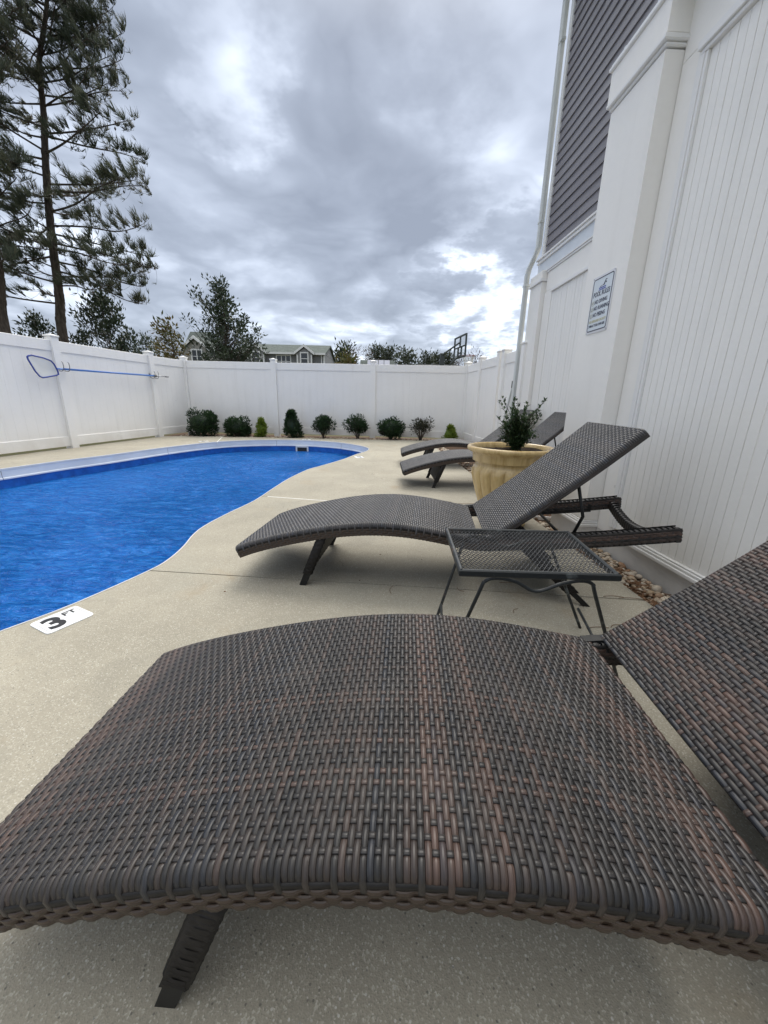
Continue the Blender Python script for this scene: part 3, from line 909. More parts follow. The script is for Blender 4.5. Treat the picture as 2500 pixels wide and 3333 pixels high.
hb('band_cap', M['trim'], (.996, 4.36, PR - .02, PR + .034, 2.846, 2.868), (.996, 4.34, PR - .02, PR + .026, 2.869, 2.89), (.996, 4.37, PR - .02, PR + .044, 2.891, 2.915))
hb('pilaster', M['house_white'], (4.04, 4.44, PR - .03, PR + .055, .113, 2.56), ch=.004)
hb('pilaster_block', M['house_white'], (4.03, 4.45, PR - .03, PR + .065, 2.60, 2.70), ch=.004)
hb('pilaster_moulding', M['trim'], (4.02, 4.46, PR - .03, PR + .08, 2.562, 2.60))
# lap siding, every course a board; some courses are pieced
hb('siding_backing', M['siding'], (-4.5, 4.17, -5.0, PR - .012, 2.916, 7.2), ch=0)


def lap(x0, x1, z):
    mb = MB(); mb.prism([(PR - .012, z), (PR + .012, z), (PR + .010, z + .004), (PR - .004, z + .1155), (PR - .012, z + .1155)], x0, x1, 0)
    mb.obj('siding_board', M['siding'], house)


for k in range(36):
    z = 2.917 + k * .1165
    j = {0: 3.33, 1: 3.325, 9: 3.37, 10: 3.36, 16: 3.385, 17: 3.385, 24: 3.2}.get(k)
    if j: lap(-4.5, j - .0012, z); lap(j + .0012, 4.168, z)
    else: lap(-4.5, 4.168, z)
hb('corner_trim', M['trim'], (4.17, 4.245, -1.0, PR + .022, 2.916, 7.2))
# downspout
mb = MB()
def spout(pts, w=.043, d=.032):
    vs = []
    for (px, py, pz) in pts:
        for sx_, sy_ in ((-1, -.7), (-.7, -1), (.7, -1), (1, -.7), (1, .7), (.7, 1), (-.7, 1), (-1, .7)): vs.append((px + sx_ * w, py + sy_ * d, pz))
    n = len(pts); fs = [(i * 8 + k, i * 8 + (k + 1) % 8, i * 8 + 8 + (k + 1) % 8, i * 8 + 8 + k) for i in range(n - 1) for k in range(8)]
    mb.add(vs, fs + [tuple(range(8)), tuple(range((n - 1) * 8, n * 8))])
DY = PR + .062
spout([(4.62, DY + .16, 6.05), (4.56, DY + .08, 5.97), (4.40, DY + .01, 5.86), (4.33, DY, 5.75), (4.295, DY, 3.06), (4.33, DY + .01, 2.99), (4.50, DY + .03, 2.84), (4.545, DY + .03, 2.76), (4.55, DY + .03, .12)])
o = mb.obj('downspout', M['gutter'], house); smooth_angle(o.data, 50)
for z in (5.30, 3.35, 2.62):
    mb = MB(); mb.box(4.24 if z > 3 else 4.495, 4.345 if z > 3 else 4.60, DY - .02, DY + (.036 if z > 3 else .064), z, z + .025); mb.obj('downspout_strap', M['gutter'], house)
mb = MB(); mb.box(-4.5, 4.75, PR + .02, PR + .28, 6.05, 6.2); mb.obj('gutter', M['gutter'], house)
mb = MB(); mb.prism([(PR + .30, 6.2), (PR + .30, 6.26), (-3.2, 8.6), (-5.3, 7.2), (-5.3, 7.1)], -4.7, 4.75, 0); mb.obj('roof', M['roof'], house)

# pool rules sign on the pilaster
sg = thing('pool_rules_sign', 'POOL RULES sign on the white pilaster above the lounger', 'sign', (1.490, 2.0, 0), HRZ)
SX0, SX1, SZ0, SZ1, SY = .642, .887, 1.380, 1.724, .0985
SCX, SCZ = (SX0 + SX1) / 2, (SZ0 + SZ1) / 2; SW, SH = SX1 - SX0, SZ1 - SZ0
# sign faces +y; seen from the pool its left is +x
SM = Matrix.Translation((SCX, SY, SCZ)) @ Matrix(((-1, 0, 0, 0), (0, 0, 1, 0), (0, 1, 0, 0), (0, 0, 0, 1)))


def sign_part(name, m, mb):
    me = mb.mesh(name, m); me.transform(SM); return link(name, me, sg)


mb = MB(); mb.prism(rounded_rect(SW, SH, .012), 0, .004, 2); sign_part('panel', M['sign_edge'], mb)
mb = MB(); mb.prism(rounded_rect(SW - .030, SH - .034, .014), .0036, .0046, 2); sign_part('face', M['sign_white'], mb)
mb = MB(); ring_plate(mb, SW - .024, SH - .028, .016, .0052, .0036, .0056); sign_part('border', M['sign_navy'], mb)
for sx_ in (-1, 1):
    for sz_ in (-1, 1):
        mb = MB(); mb.lathe([(.0035, .004), (.003, .0065), (.0005, .007)], 8, (sx_ * (SW / 2 - .008), sz_ * (SH / 2 - .008))); sign_part('screw', M['bolt'], mb)


def sign_text(t, size, x, y, m, bold=.0, sx=1.0, align='CENTER'):
    text_mesh(t, size, 'lettering', m, sg, SM @ Matrix.Translation((x, y, .005)), .0004, bold, sx, align)


sign_text('POOL RULES', .041, 0, .062, M['sign_navy'], .0007, .80)
for t, y in (('NO DIVING', .016), ('NO RUNNING', -.022), ('NO PEEING', -.061)):
    sign_text(t, .0325, -.066, y, M['sign_navy'], .0006, .84 if t != 'NO RUNNING' else .80, 'LEFT')
sign_text('NO LIFEGUARD ON DUTY', .0205, 0, -.099, M['sign_yellow'], .0009, .78)
sign_text('SWIM AT YOUR OWN RISK', .0215, -.002, -.126, M['sign_navy'], .0003, .70)
for k, y in enumerate((.014, -.024, -.063)):
    mb = MB(); n = 20
    a = [(.0145 * math.cos(6.2832 * i / n), .0145 * math.sin(6.2832 * i / n)) for i in range(n)]; b2 = [(x_ * .84, y_ * .84) for x_, y_ in a]
    mb.add([(x_ - .085, y_ + y, .0052) for x_, y_ in a] + [(x_ - .085, y_ + y, .0052) for x_, y_ in b2], [(i, (i + 1) % n, n + (i + 1) % n, n + i) for i in range(n)])
    mb.box(-.0125, .0125, -.0012, .0012, .0048, .0053, Matrix.Translation((-.085, y, 0)) @ Matrix.Rotation(R(-45), 4, 'Z'))
    sign_part('symbol_ring', M['sign_yellow'], mb)
    mb = MB(); T = Matrix.Translation((-.085, y, 0))
    mb.lathe([(.0022, .0047), (.0022, .0052), (.0, .0052)], 8, (-.085 + (.003 if k < 2 else 0), y + .0075))
    for (ax, ay, bx, by) in (((-.006, .0, .004, .004), (-.006, 0, -.009, -.005)), ((.002, .005, -.001, -.002), (-.001, -.002, .004, -.009), (-.001, -.002, -.006, -.007), (.001, .003, .007, .001)), ((0, .005, 0, -.003), (0, -.003, -.002, -.010), (0, -.003, .002, -.010)))[k]:
        L = math.hypot(bx - ax, by - ay); mb.box(0, L, -.0011, .0011, .0047, .0052, T @ Matrix.Translation((ax, ay, 0)) @ Matrix.Rotation(math.atan2(by - ay, bx - ax), 4, 'Z'))
    sign_part('symbol_figure', M['sign_navy'], mb)
mb = MB()      # swimmer over the waves
mb.lathe([(.0052, .0047), (.0052, .0053), (0, .0053)], 10, (.036, .117))
for poly in ([(-.034, .101), (-.012, .108), (-.016, .101)], [(-.012, .1035), (.022, .104), (.024, .112), (.034, .133), (.028, .136), (.016, .118), (.010, .110)]):
    mb.prism(poly, .0047, .0053, 2)
mb.box(.027, .043, .131, .1352, .0047, .0053, Matrix.Translation((0, -.001, 0)))
sign_part('swimmer', M['sign_navy'], mb)
for y in (.0945, .0845):
    mb = MB(); mb.box(-.038, .040, y - .003, y + .003, .0047, .0053); sign_part('wave_line', M['sign_blue'], mb)

# ------------------------------------------------------------------ fences
PW_ = .130
post_me = MB(); post_me.box(-PW_ / 2, PW_ / 2, -PW_ / 2, PW_ / 2, -.15, 1.80, ch=.006); post_me = post_me.mesh('post', M['fence'])
cap = MB(); hw = PW_ / 2 + .012
cap.box(-hw, hw, -hw, hw, 1.80, 1.826, ch=.004)
cap.add([(-hw + .012, -hw + .012, 1.826), (hw - .012, -hw + .012, 1.826), (hw - .012, hw - .012, 1.826), (-hw + .012, hw - .012, 1.826), (0, 0, 1.85)], [(0, 1, 4), (1, 2, 4), (2, 3, 4), (3, 0, 4)])
cap = cap.mesh('cap', M['fence'])
BW = .1615


def bay_parts(root, p, q, zb=.05, zt=1.745, skip_rails=False):
    d = (q - p); L = d.length - PW_; ang = math.atan2(d.y, d.x); a = p + d.normalized() * PW_ / 2
    def put(me_, name, off, z=0.0):
        o = link(name, me_, root); w = a + d.normalized() * off
        o.location = (w.x, w.y, z); o.rotation_euler = (0, 0, ang); return o
    n = max(1, round(L / BW)); w = L / n
    key = round(w, 4)
    if key not in BMS:
        mb = MB(); mb.box(.0005, w - .0005, -.019, .019, 0, zt - .15 - zb - .14, ch=.0016); BMS[key] = mb.mesh('board', M['fence'])
    for i in range(n): put(BMS[key], 'board', i * w, zb + .14)
    kr = ('r', round(L, 3))
    if kr not in BMS:
        mb = MB(); mb.box(0.001, L - .001, -.032, .032, 0, .165, ch=.004); BMS[kr] = mb.mesh('rail', M['fence'])
    put(BMS[kr], 'rail', 0, zt - .165); put(BMS[kr], 'rail', 0, zb - .012)


BMS = {}


def fence(label, pts, root_loc=(0, 0, 0)):
    r = thing('vinyl_fence', label, 'fence', root_loc)
    for p in pts:
        o = link('post', post_me, r); o.location = (p.x, p.y, 0)
        if len(p) > 2: pass
        d = pts[-1] - pts[0]; o.rotation_euler = (0, 0, math.atan2(d.y, d.x))
        c = link('cap', cap, o)
    for p, q in zip(pts[:-1], pts[1:]): bay_parts(r, p, q)
    return r


LF = [Vector((-5.524 - .1327 * k * 1.0, 6.80 - k)) for k in (0,)]
ldir = Vector((.1316, .9913))
lp1 = Vector((-5.515, 6.80))
left_pts = [lp1 + ldir * s for s in (-4.9, -2.44, 0, 2.20)]
corner = Vector((-4.985, 10.02))
lf = fence('white vinyl fence left of the pool that carries the skimmer net', left_pts)
bay_parts(lf, left_pts[-1], corner)
back_pts = [corner, Vector((-2.787, 10.03)), Vector((-.341, 9.94)), Vector((1.945, 9.80))]
bf = fence('white vinyl fence behind the row of small bushes at the far end', back_pts)
right_pts = [Vector((1.985, 8.60)), Vector((2.075, 7.50))]
rf = fence('short white vinyl fence between the far corner and the gate', right_pts)
bay_parts(rf, back_pts[-1], right_pts[0])
gp = [Vector((2.10, 7.29)), Vector((2.15, 6.42))]
gate = thing('fence_gate', 'white vinyl gate with a black latch and diagonal brace near the house corner', 'gate')
bay_parts(gate, gp[0] + Vector((0, .07)), gp[1])
for p in gp:
    o = link('post', post_me, gate); o.location = (p.x, p.y, 0); o.rotation_euler = (0, 0, math.atan2(gp[1].y - gp[0].y, gp[1].x - gp[0].x)); link('cap', cap, o)
mb = MB(); mb.tube([(2.065, 7.12, .28), (2.098, 6.62, 1.42)], .016, 8); mb.obj('brace', M['gutter'], gate)
mb = MB(); mb.box(2.055, 2.09, 6.60, 6.68, 1.22, 1.27); mb.box(2.045, 2.06, 6.62, 6.65, 1.16, 1.24); mb.obj('latch', M['black_metal'], gate)
mb = MB(); mb.lathe([(.0, 1.12), (.012, 1.125), (.012, 1.14), (0, 1.145)], 8, (2.07, 6.60)); mb.obj('latch_knob', M['grey_plastic'], gate)

# skimmer net hung on the left fence
FN = Vector((.9913, -.1316))        # fence normal, towards the pool
def on_fence(s, z, off): p = lp1 + ldir * s + FN * off; return Vector((p.x, p.y, z))
net = thing('skimmer_net', 'blue framed leaf net on a long blue pole hanging on the left fence', 'pool net')
fp = [(-.56, 1.452), (-.50, 1.468), (-.32, 1.447), (-.205, 1.415), (-.165, 1.37), (-.125, 1.27), (-.122, 1.215), (-.16, 1.196), (-.33, 1.160), (-.40, 1.148), (-.445, 1.165), (-.50, 1.24), (-.57, 1.40), (-.575, 1.435)]
fpts = [on_fence(s, z, .13) for s, z in fp]
mb = MB(); mb.tube(fpts + [fpts[0], fpts[1]], .0115, 8, False); mb.obj('frame', M['net_frame'], net, smooth=True)
mb = MB(); cp = on_fence(-.33, 1.30, .10); mid = [p * .55 + cp * .45 for p in fpts]; n = len(fpts)
mb.add(fpts + mid + [cp], [(i, (i + 1) % n, n + (i + 1) % n, n + i) for i in range(n)] + [(n + i, n + (i + 1) % n, 2 * n) for i in range(n)])
mb.obj('mesh_bag', M['net'], net, smooth=True)
mb = MB(); mb.tube([on_fence(-.14, 1.300, .12), on_fence(.05, 1.305, .12)], .013, 8); mb.obj('handle_socket', M['blue_pole'], net, smooth=True)
mb = MB(); mb.tube([on_fence(.0, 1.305, .12), on_fence(2.17, 1.325, .12)], .0165, 10); mb.obj('pole', M['blue_pole'], net, smooth=True)
mb = MB(); mb.tube([on_fence(2.16, 1.325, .12), on_fence(2.52, 1.328, .12)], .0115, 8); mb.obj('inner_pole', M['alu'], net, smooth=True)
mb = MB(); mb.tube([on_fence(2.13, 1.325, .12), on_fence(2.21, 1.325, .12)], .025, 8); mb.tube([on_fence(2.48, 1.328, .12), on_fence(2.60, 1.329, .12)], .014, 8); mb.obj('grip', M['grey_plastic'], net, smooth=True)
for s in (.02, 2.17):
    hk = thing('pole_hook', 'grey hook on the left fence holding the %s end of the net pole' % ('net' if s < 1 else 'plain'), 'hook')
    for ds in (-.055, .055):
        mb = MB(); mb.tube([on_fence(s + ds, 1.36, .034), on_fence(s + ds, 1.30, .040), on_fence(s + ds, 1.275, .075), on_fence(s + ds, 1.272, .12), on_fence(s + ds, 1.29, .155), on_fence(s + ds, 1.35, .165), on_fence(s + ds, 1.40, .160), on_fence(s + ds, 1.42, .145)], .006, 6)
        mb.obj('prong', M['grey_plastic'], hk, smooth=True)
    mb = MB(); mb.tube([on_fence(s - .07, 1.36, .034), on_fence(s + .07, 1.36, .034)], .011, 6); mb.obj('plate', M['grey_plastic'], hk)

# ------------------------------------------------------------------ loungers
W = .615
PROF = [(-.355, .188), (-.33, .198), (-.25, .229), (-.17, .256), (-.05, .288), (.07, .316), (.17, .336), (.27, .351), (.36, .358), (.43, .359), (.52, .356), (.61, .347), (.70, .334), (.78, .321), (.855, .310)]
PS = np.array([p[0] for p in PROF]); PZ = np.array([p[1] for p in PROF])
# arc-length table with smooth interpolation
_t = np.linspace(PS[0], PS[-1], 400)
_coef = np.polyfit(PS, PZ, 6); _z = np.polyval(_coef, _t)
_arc = np.concatenate([[0], np.cumsum(np.hypot(np.diff(_t), np.diff(_z)))])
SEAT_L = _arc[-1]


def prof_at(a):
    """position, tangent, normal in the s-z plane at arc length a"""
    s = np.interp(a, _arc, _t); z = np.polyval(_coef, s); dz = np.polyval(np.polyder(_coef), s)
    l = np.sqrt(1 + dz * dz)
    return np.stack([s, z], -1), np.stack([1 / l, dz / l], -1), np.stack([-dz / l, 1 / l], -1)


BACK_L = .785; BACK_A = R(40.8); HS, HZ = .885, .318


def back_at(a):
    a = np.asarray(a, float); c, s_ = math.cos(BACK_A), math.sin(BACK_A)
    bow = -.012 * np.sin(np.clip(a / BACK_L, 0, 1) * math.pi)
    p = np.stack([HS + a * c - bow * s_, HZ + a * s_ + bow * c], -1)
    t = np.broadcast_to(np.array([c, s_]), p.shape); n = np.broadcast_to(np.array([-s_, c]), p.shape)
    return p, t, n


CROSS = {5: ([-.5, -.45, 0, .45, .5], [-.7, .80, 1, .80, -.7]), 3: ([-.5, 0, .5], [-.3, 1, -.3])}


def ribbon(mb, pts, nrm, width, thick, tone, nc=5, a0=0.0):
    pts = np.asarray(pts); nrm = np.asarray(nrm); n = len(pts)
    t = np.gradient(pts, axis=0); t /= np.maximum(np.linalg.norm(t, axis=1, keepdims=True), 1e-9)
    nn = nrm - (nrm * t).sum(1, keepdims=True) * t; nn /= np.maximum(np.linalg.norm(nn, axis=1, keepdims=True), 1e-9)
    b = np.cross(t, nn)
    xs, hs = CROSS[nc]
    V = pts[:, None, :] + b[:, None, :] * (np.array(xs) * width)[None, :, None] + nn[:, None, :] * (np.array(hs) * thick)[None, :, None]
    al = np.concatenate([[0], np.cumsum(np.linalg.norm(np.diff(pts, axis=0), axis=1))]) + a0
    T = np.zeros((n, nc, 4)); T[..., 0] = tone[0]; T[..., 1] = tone[1]; T[..., 2] = np.array(xs)[None, :] + .5; T[..., 3] = al[:, None]
    i = np.arange(n - 1)[:, None] * nc + np.arange(nc - 1)[None, :]
    Fq = np.stack([i, i + 1, i + nc + 1, i + nc], -1).reshape(-1, 4)
    mb.add(V.reshape(-1, 3), Fq.tolist(), [tuple(x) for x in T.reshape(-1, 4)])


def weave(at_fn, L, pitch, rows, detail, seed, sink, dn_side=True, brown=1.0):
    """yields woven strands: cross strands (over the side edges) then length strands.  sink(mb) makes objects"""
    rg = np.random.default_rng(seed)
    n = int(L / pitch); pitch = L / n
    er = .013                                     # edge radius
    rowp = (W - 2 * er) / rows
    A1, A2 = .0026, .0022
    per = 6; nc = 5
    browns = np.clip(np.convolve(rg.random(n + 24), np.ones(5) / 5, 'same')[12:12 + n] * 1.9 - .47 + rg.normal(0, .17, n), 0, 1) * brown
    # ---- cross strands
    wtop = np.arange(0, rows * per + 1) / (rows * per) * (W - 2 * er) + er
    wave = np.cos(np.pi * (np.arange(0, rows * per + 1) / per - .5)); duty = lambda x: 2 * np.clip((x + 1) / 2, 0, 1) ** .42 - 1     # strands ride high and duck sharply under
    for i in range(n):
        a = (i + .5) * pitch
        p, t, nv = at_fn(a)
        par = 1 if i % 2 else -1
        side = dn_side and i % 2 == 0; over = dn_side and i % 4 == 0
        seq = []
        dn = .060 if side else .018
        # near side going up, edge arc, top, far edge, down
        def edge(w0, sgn, rev):
            out = []
            for z_ in ((dn, .036, .028, er) if side else (dn, er)):
                out.append((w0 - sgn * (.0038 if over and z_ < .034 else .0010), -z_, -sgn, 0.0))
            for q in (30, 60):
                out.append((w0 + sgn * er * (1 - math.cos(R(q))) - sgn * .0, -er + er * math.sin(R(q)), -sgn * math.cos(R(q)), math.sin(R(q))))
            return out[::-1] if rev else out
        seq += edge(0.0, 1, False)
        for w, wv in zip(wtop, duty(wave * par)): seq.append((w, A1 * wv, 0.0, 1.0))
        seq += edge(W, -1, True)
        S = np.array(seq)
        pts = np.stack([p[0] + nv[0] * S[:, 1], S[:, 0], p[1] + nv[1] * S[:, 1]], -1)
        N = np.stack([nv[0] * S[:, 3], S[:, 2], nv[1] * S[:, 3]], -1)
        mb = MB(); ribbon(mb, pts, N, pitch * 1.0, .0022, (float(browns[i]), float(rg.random())), nc)
        sink(mb)
    # ---- length strands
    m = n * per
    aa = (np.arange(m + 1) / per) * pitch
    p, t, nv = at_fn(aa)
    wv = np.clip(2.2 * np.cos(np.pi * (np.arange(m + 1) / per - .5)), -1, 1)
    for r_ in range(rows):
        w = er + (r_ + .5) * rowp
        par = -1 if r_ % 2 else 1
        off = A2 * wv * par * 1.0
        # crossing parity: cross strand i is high where this strand is low
        pts = np.stack([p[:, 0] + nv[:, 0] * off, np.full(m + 1, w), p[:, 1] + nv[:, 1] * off], -1)
        N = np.stack([nv[:, 0], np.zeros(m + 1), nv[:, 1]], -1)
        ba = float(np.clip(rg.normal(.34, .16), 0, 1))
        if r_ in (5, 6, 9, 14, 15): ba = .85
        ba *= brown
        mb = MB(); ribbon(mb, pts, N, rowp * .44, .0017, (ba, float(rg.random()) * .75), nc)
        sink(mb)
    return n, pitch


def side_weave(at_fn, L, w0, sgn, detail, mb_dark, mb_brown, rg, drop0=.018, rows=3):
    """the woven face of a rail: a broad dark border strand, then brown strands over and under"""
    pitch = .0186; n = int(L / pitch); per = 4 if detail else 3; nc = 5 if detail else 3
    m = n * per; aa = np.arange(m + 1) / per * (L / n); p, t, nv = at_fn(aa)
    def strand(depth, amp, par, width, tone, mb):
        wv = amp * np.clip(1.5 * np.cos(np.pi * np.arange(m + 1) / per + (0 if par else math.pi)), -1, 1)
        pts = np.stack([p[:, 0] - nv[:, 0] * depth, w0 - sgn * (.0035 + wv), p[:, 1] - nv[:, 1] * depth], -1)
        N = np.tile(np.array([0, -sgn, 0.0]), (m + 1, 1))
        ribbon(mb, pts, N, width, .0019, tone, nc)
    strand(drop0 + .001, .0004, 0, .0105, (.10, .3), mb_dark)
    for k in range(rows): strand(drop0 + .0125 + k * .0108, .0017, k % 2, .0112, (float(rg.random()), .2 + .3 * float(rg.random())), mb_brown)


def wrap(mb, p0, p1, wx, wy, seed, step=.0125):
    """a woven sleeve round a square bar from p0 to p1"""
    p0, p1 = Vector(p0), Vector(p1); d = p1 - p0; L = d.length; d.normalize()
    a = Vector((0, 1, 0)); b = d.cross(a).normalized(); a = b.cross(d).normalized()
    n = max(2, int(L / step)); rg = random.Random(seed)
    for i in range(n):
        c = p0 + d * ((i + .5) * L / n)
        pts = []; nr = []
        for k in range(25):
            q = 2 * math.pi * k / 24 + .2
            bul = 1 + .07 * math.cos(6 * q + (math.pi if i % 2 else 0))
            cx_ = abs(math.cos(q)) ** .45 * (1 if math.cos(q) > 0 else -1); sy_ = abs(math.sin(q)) ** .45 * (1 if math.sin(q) > 0 else -1)
            v = b * cx_ * wx * bul + a * sy_ * wy * bul
            pts.append(tuple(c + v)); nr.append(tuple(v.normalized()))
        ribbon(mb, pts, nr, step * .92, .0018, (rg.random() * .5, rg.random() * .6), 3)


def sweep_box(mb, at_fn, L, w0, w1, top, bot, n=24):
    aa = np.linspace(0, L, n + 1); p, t, nv = at_fn(aa); vs = []
    for i in range(n + 1):
        for (w, dpt) in ((w0, top), (w1, top), (w1, bot), (w0, bot)):
            vs.append((p[i, 0] - nv[i, 0] * dpt, w, p[i, 1] - nv[i, 1] * dpt))
    fs = [(i * 4 + k, i * 4 + (k + 1) % 4, i * 4 + 4 + (k + 1) % 4, i * 4 + 4 + k) for i in range(n) for k in range(4)]
    mb.add(vs, fs + [(3, 2, 1, 0), tuple(n * 4 + k for k in range(4))])


RL = math.hypot(1.715 - .855, .408 - .307)


def rail_at(a):
    """the rails behind the hinge, rising gently to the head end"""
    a = np.asarray(a, float); f = a / RL
    s = .855 + (1.715 - .855) * f; z = .307 + (.408 - .307) * f - .010 * np.sin(f * math.pi)
    p = np.stack([s, z], -1); t = np.broadcast_to(np.array([.993, .117]), p.shape); n = np.broadcast_to(np.array([-.117, .993]), p.shape)
    return p, t, n


def make_lounger(label, detail, seed):
    root = thing('sun_lounger', label, 'sun lounger', (0, 0, 0), 0, 'brown wicker sun loungers')
    rgn = np.random.default_rng(seed + 5)
    # seat
    seat = MB()
    sweep_box(seat, prof_at, SEAT_L, .0005, .045, .016, .060); sweep_box(seat, prof_at, SEAT_L, W - .045, W - .0005, .016, .060)
    p, t, nv = prof_at(np.array([0.012, SEAT_L - .02]))
    for k in range(2): seat.tube([(p[k, 0] - nv[k, 0] * .03, .02, p[k, 1] - nv[k, 1] * .03), (p[k, 0] - nv[k, 0] * .03, W - .02, p[k, 1] - nv[k, 1] * .03)], .015, 8)
    seat_o = seat.obj('seat', M['wicker_dark'], root)
    bk = MB()
    for w in (.002, W - .032): sweep_box(bk, back_at, BACK_L - .004, w, w + .03, .008, .034)
    for a in (.012, BACK_L - .014):
        p, t, nv = back_at(np.array([a])); bk.tube([(p[0, 0] - nv[0, 0] * .019, .02, p[0, 1] - nv[0, 1] * .019), (p[0, 0] - nv[0, 0] * .019, W - .02, p[0, 1] - nv[0, 1] * .019)], .013, 8)
    back_o = bk.obj('backrest', M['wicker_dark'], root)
    if detail:
        weave(prof_at, SEAT_L, .0093, 31, True, seed, lambda mb: mb.obj('wicker_strand', M['wicker'], seat_o, smooth=True, fix=False))
        weave(back_at, BACK_L, .0093, 31, True, seed + 1, lambda mb: mb.obj('wicker_strand', M['wicker'], back_o, smooth=True, fix=False), False)
    else:
        big = MB(); weave(prof_at, SEAT_L, .0093, 31, False, seed, lambda mb: big.add(mb.v, mb.f, mb.t), True, .62); big.obj('seat_weave', M['wicker_sheen'], root, smooth=True, fix=False, kind='stuff')
        big = MB(); weave(back_at, BACK_L, .0093, 31, False, seed + 1, lambda mb: big.add(mb.v, mb.f, mb.t), False, .62); big.obj('back_weave', M['wicker_sheen'], root, smooth=True, fix=False, kind='stuff')
    # woven rail faces
    for w0, sgn in ((0.0, 1), (W, -1)):
        md, mbr = MB(), MB(); side_weave(prof_at, SEAT_L, w0, sgn, detail, md, mbr, rgn)
        rl = md.obj('side_rail', M['wicker_dark'], root, smooth=True, fix=False)
        mbr.obj('side_weave', M['wicker_brown'], rl, smooth=True, fix=False, kind='stuff')
        m2 = MB(); aa = np.linspace(0, BACK_L, 60); p, t, nv = back_at(aa)
        for dpt in (.020, .030):
            pts = np.stack([p[:, 0] - nv[:, 0] * dpt, np.full(60, w0 - sgn * .003), p[:, 1] - nv[:, 1] * dpt], -1)
            ribbon(m2, pts, np.tile(np.array([0, -sgn, 0.0]), (60, 1)), .0105, .002, (.5, .4), 3)
        m2.obj('back_edge', M['wicker'], back_o, smooth=True, fix=False)
    # foot-end edge: strands wrapped round the end bar
    fe = MB(); p, t, nv = prof_at(np.array([0.0]))
    for r_ in range(31):
        w = .016 + (r_ + .5) * (W - .032) / 31
        pts = []; nr = []
        for q in range(0, 181, 30):
            c = R(90 + q); rx = .014; dz_ = .030
            pts.append((p[0, 0] + t[0, 0] * rx * math.cos(c) + nv[0, 0] * (-dz_ + dz_ * math.sin(c)), w, p[0, 1] + t[0, 1] * rx * math.cos(c) + nv[0, 1] * (-dz_ + dz_ * math.sin(c))))
            nr.append((t[0, 0] * math.cos(c) + nv[0, 0] * math.sin(c), 0, t[0, 1] * math.cos(c) + nv[0, 1] * math.sin(c)))
        ribbon(fe, pts, nr, .0165, .002, (random.random() * .5, random.random() * .7), 3)
    fe.obj('foot_edge', M['wicker'], root, smooth=True, fix=False)
    # rails behind the hinge
    for w0, sgn in ((0.0, 1), (W, -1)):
        rb = MB(); a, b = (w0 + .006, w0 + .042) if sgn > 0 else (w0 - .042, w0 - .006)
        sweep_box(rb, rail_at, RL, a, b, .002, .058, 8)
        ro = rb.obj('head_rail', M['wicker_dark'], root)
        sw = MB()
        side_weave(rail_at, RL, w0 + sgn * .003, sgn, detail, sw, sw, rgn, -.004, 4)
        side_weave(rail_at, RL, w0 + sgn * .0445, -sgn, False, sw, sw, rgn, -.004, 4)
        n_ = int(RL / .0224)
        for i in range(n_):
            p, t, nv = rail_at(np.array([(i + .5) * RL / n_]))
            pts = [(p[0, 0] + nv[0, 0] * z_, w0 + sgn * y_, p[0, 1] + nv[0, 1] * z_) for y_, z_ in ((.001, -.055), (.001, -.006), (.010, .004), (.024, .005), (.038, .004), (.047, -.006), (.047, -.055))]
            nr = [(0, -sgn, 0), (0, -sgn, .2), (0, -sgn * .5, 1), (0, 0, 1), (0, sgn * .5, 1), (0, sgn, .2), (0, sgn, 0)]
            ribbon(sw, pts, nr, .0165, .002, (random.random() * .45, random.random() * .7), 3)
        # capped end
        p, t, nv = rail_at(np.array([RL]))
        for k in range(4):
            z_ = -.008 - k * .0145
            pts = [(p[0, 0] + nv[0, 0] * z_ + t[0, 0] * e_, w0 + sgn * y_, p[0, 1] + nv[0, 1] * z_ + t[0, 1] * e_) for y_, e_ in ((.001, -.02), (.001, .0), (.008, .007), (.024, .009), (.040, .007), (.047, 0), (.047, -.02))]
            nr = [(0, -sgn, 0), (.2, -sgn, 0), (1, -sgn * .5, 0), (1, 0, 0), (1, sgn * .5, 0), (.2, sgn, 0), (0, sgn, 0)]
            ribbon(sw, pts, nr, .0145, .002, (random.random() * .4, .3), 3)
        sw.obj('rail_weave', M['wicker'], ro, smooth=True, fix=False, kind='stuff')
        # ratchet bar below the rail
        rt = MB(); y0, y1 = (w0 + .050, w0 + .054) if sgn > 0 else (w0 - .054, w0 - .050)
        rt.prism([(1.06, .262), (1.56, .322), (1.56, .366), (1.545, .366), (1.545, .340), (1.36, .318), (1.33, .300), (1.30, .312), (1.27, .294), (1.24, .306), (1.21, .287), (1.18, .299), (1.15, .280), (1.12, .292), (1.09, .276), (1.075, .274), (1.075, .325), (1.06, .325)], y0, y1, 1)
        rt.obj('ratchet_bar', M['black_metal'], root)
    # curved head cross bar
    cb = MB(); pts = []
    for i in range(13):
        f = i / 12; pts.append((1.675 - .10 * math.sin(f * math.pi) * 0 , .02 + f * (W - .04), .372 - .062 * math.sin(f * math.pi)))
    for i in range(12):
        a, b = Vector(pts[i]), Vector(pts[i + 1])
        cb.add([(a.x - .014, a.y, a.z - .022), (a.x + .014, a.y, a.z - .022), (a.x + .014, a.y, a.z + .022), (a.x - .014, a.y, a.z + .022), (b.x - .014, b.y, b.z - .022), (b.x + .014, b.y, b.z - .022), (b.x + .014, b.y, b.z + .022), (b.x - .014, b.y, b.z + .022)], [(0, 1, 5, 4), (1, 2, 6, 5), (2, 3, 7, 6), (3, 0, 4, 7)])
    co = cb.obj('cross_bar', M['black_metal'], root)
    cw = MB()
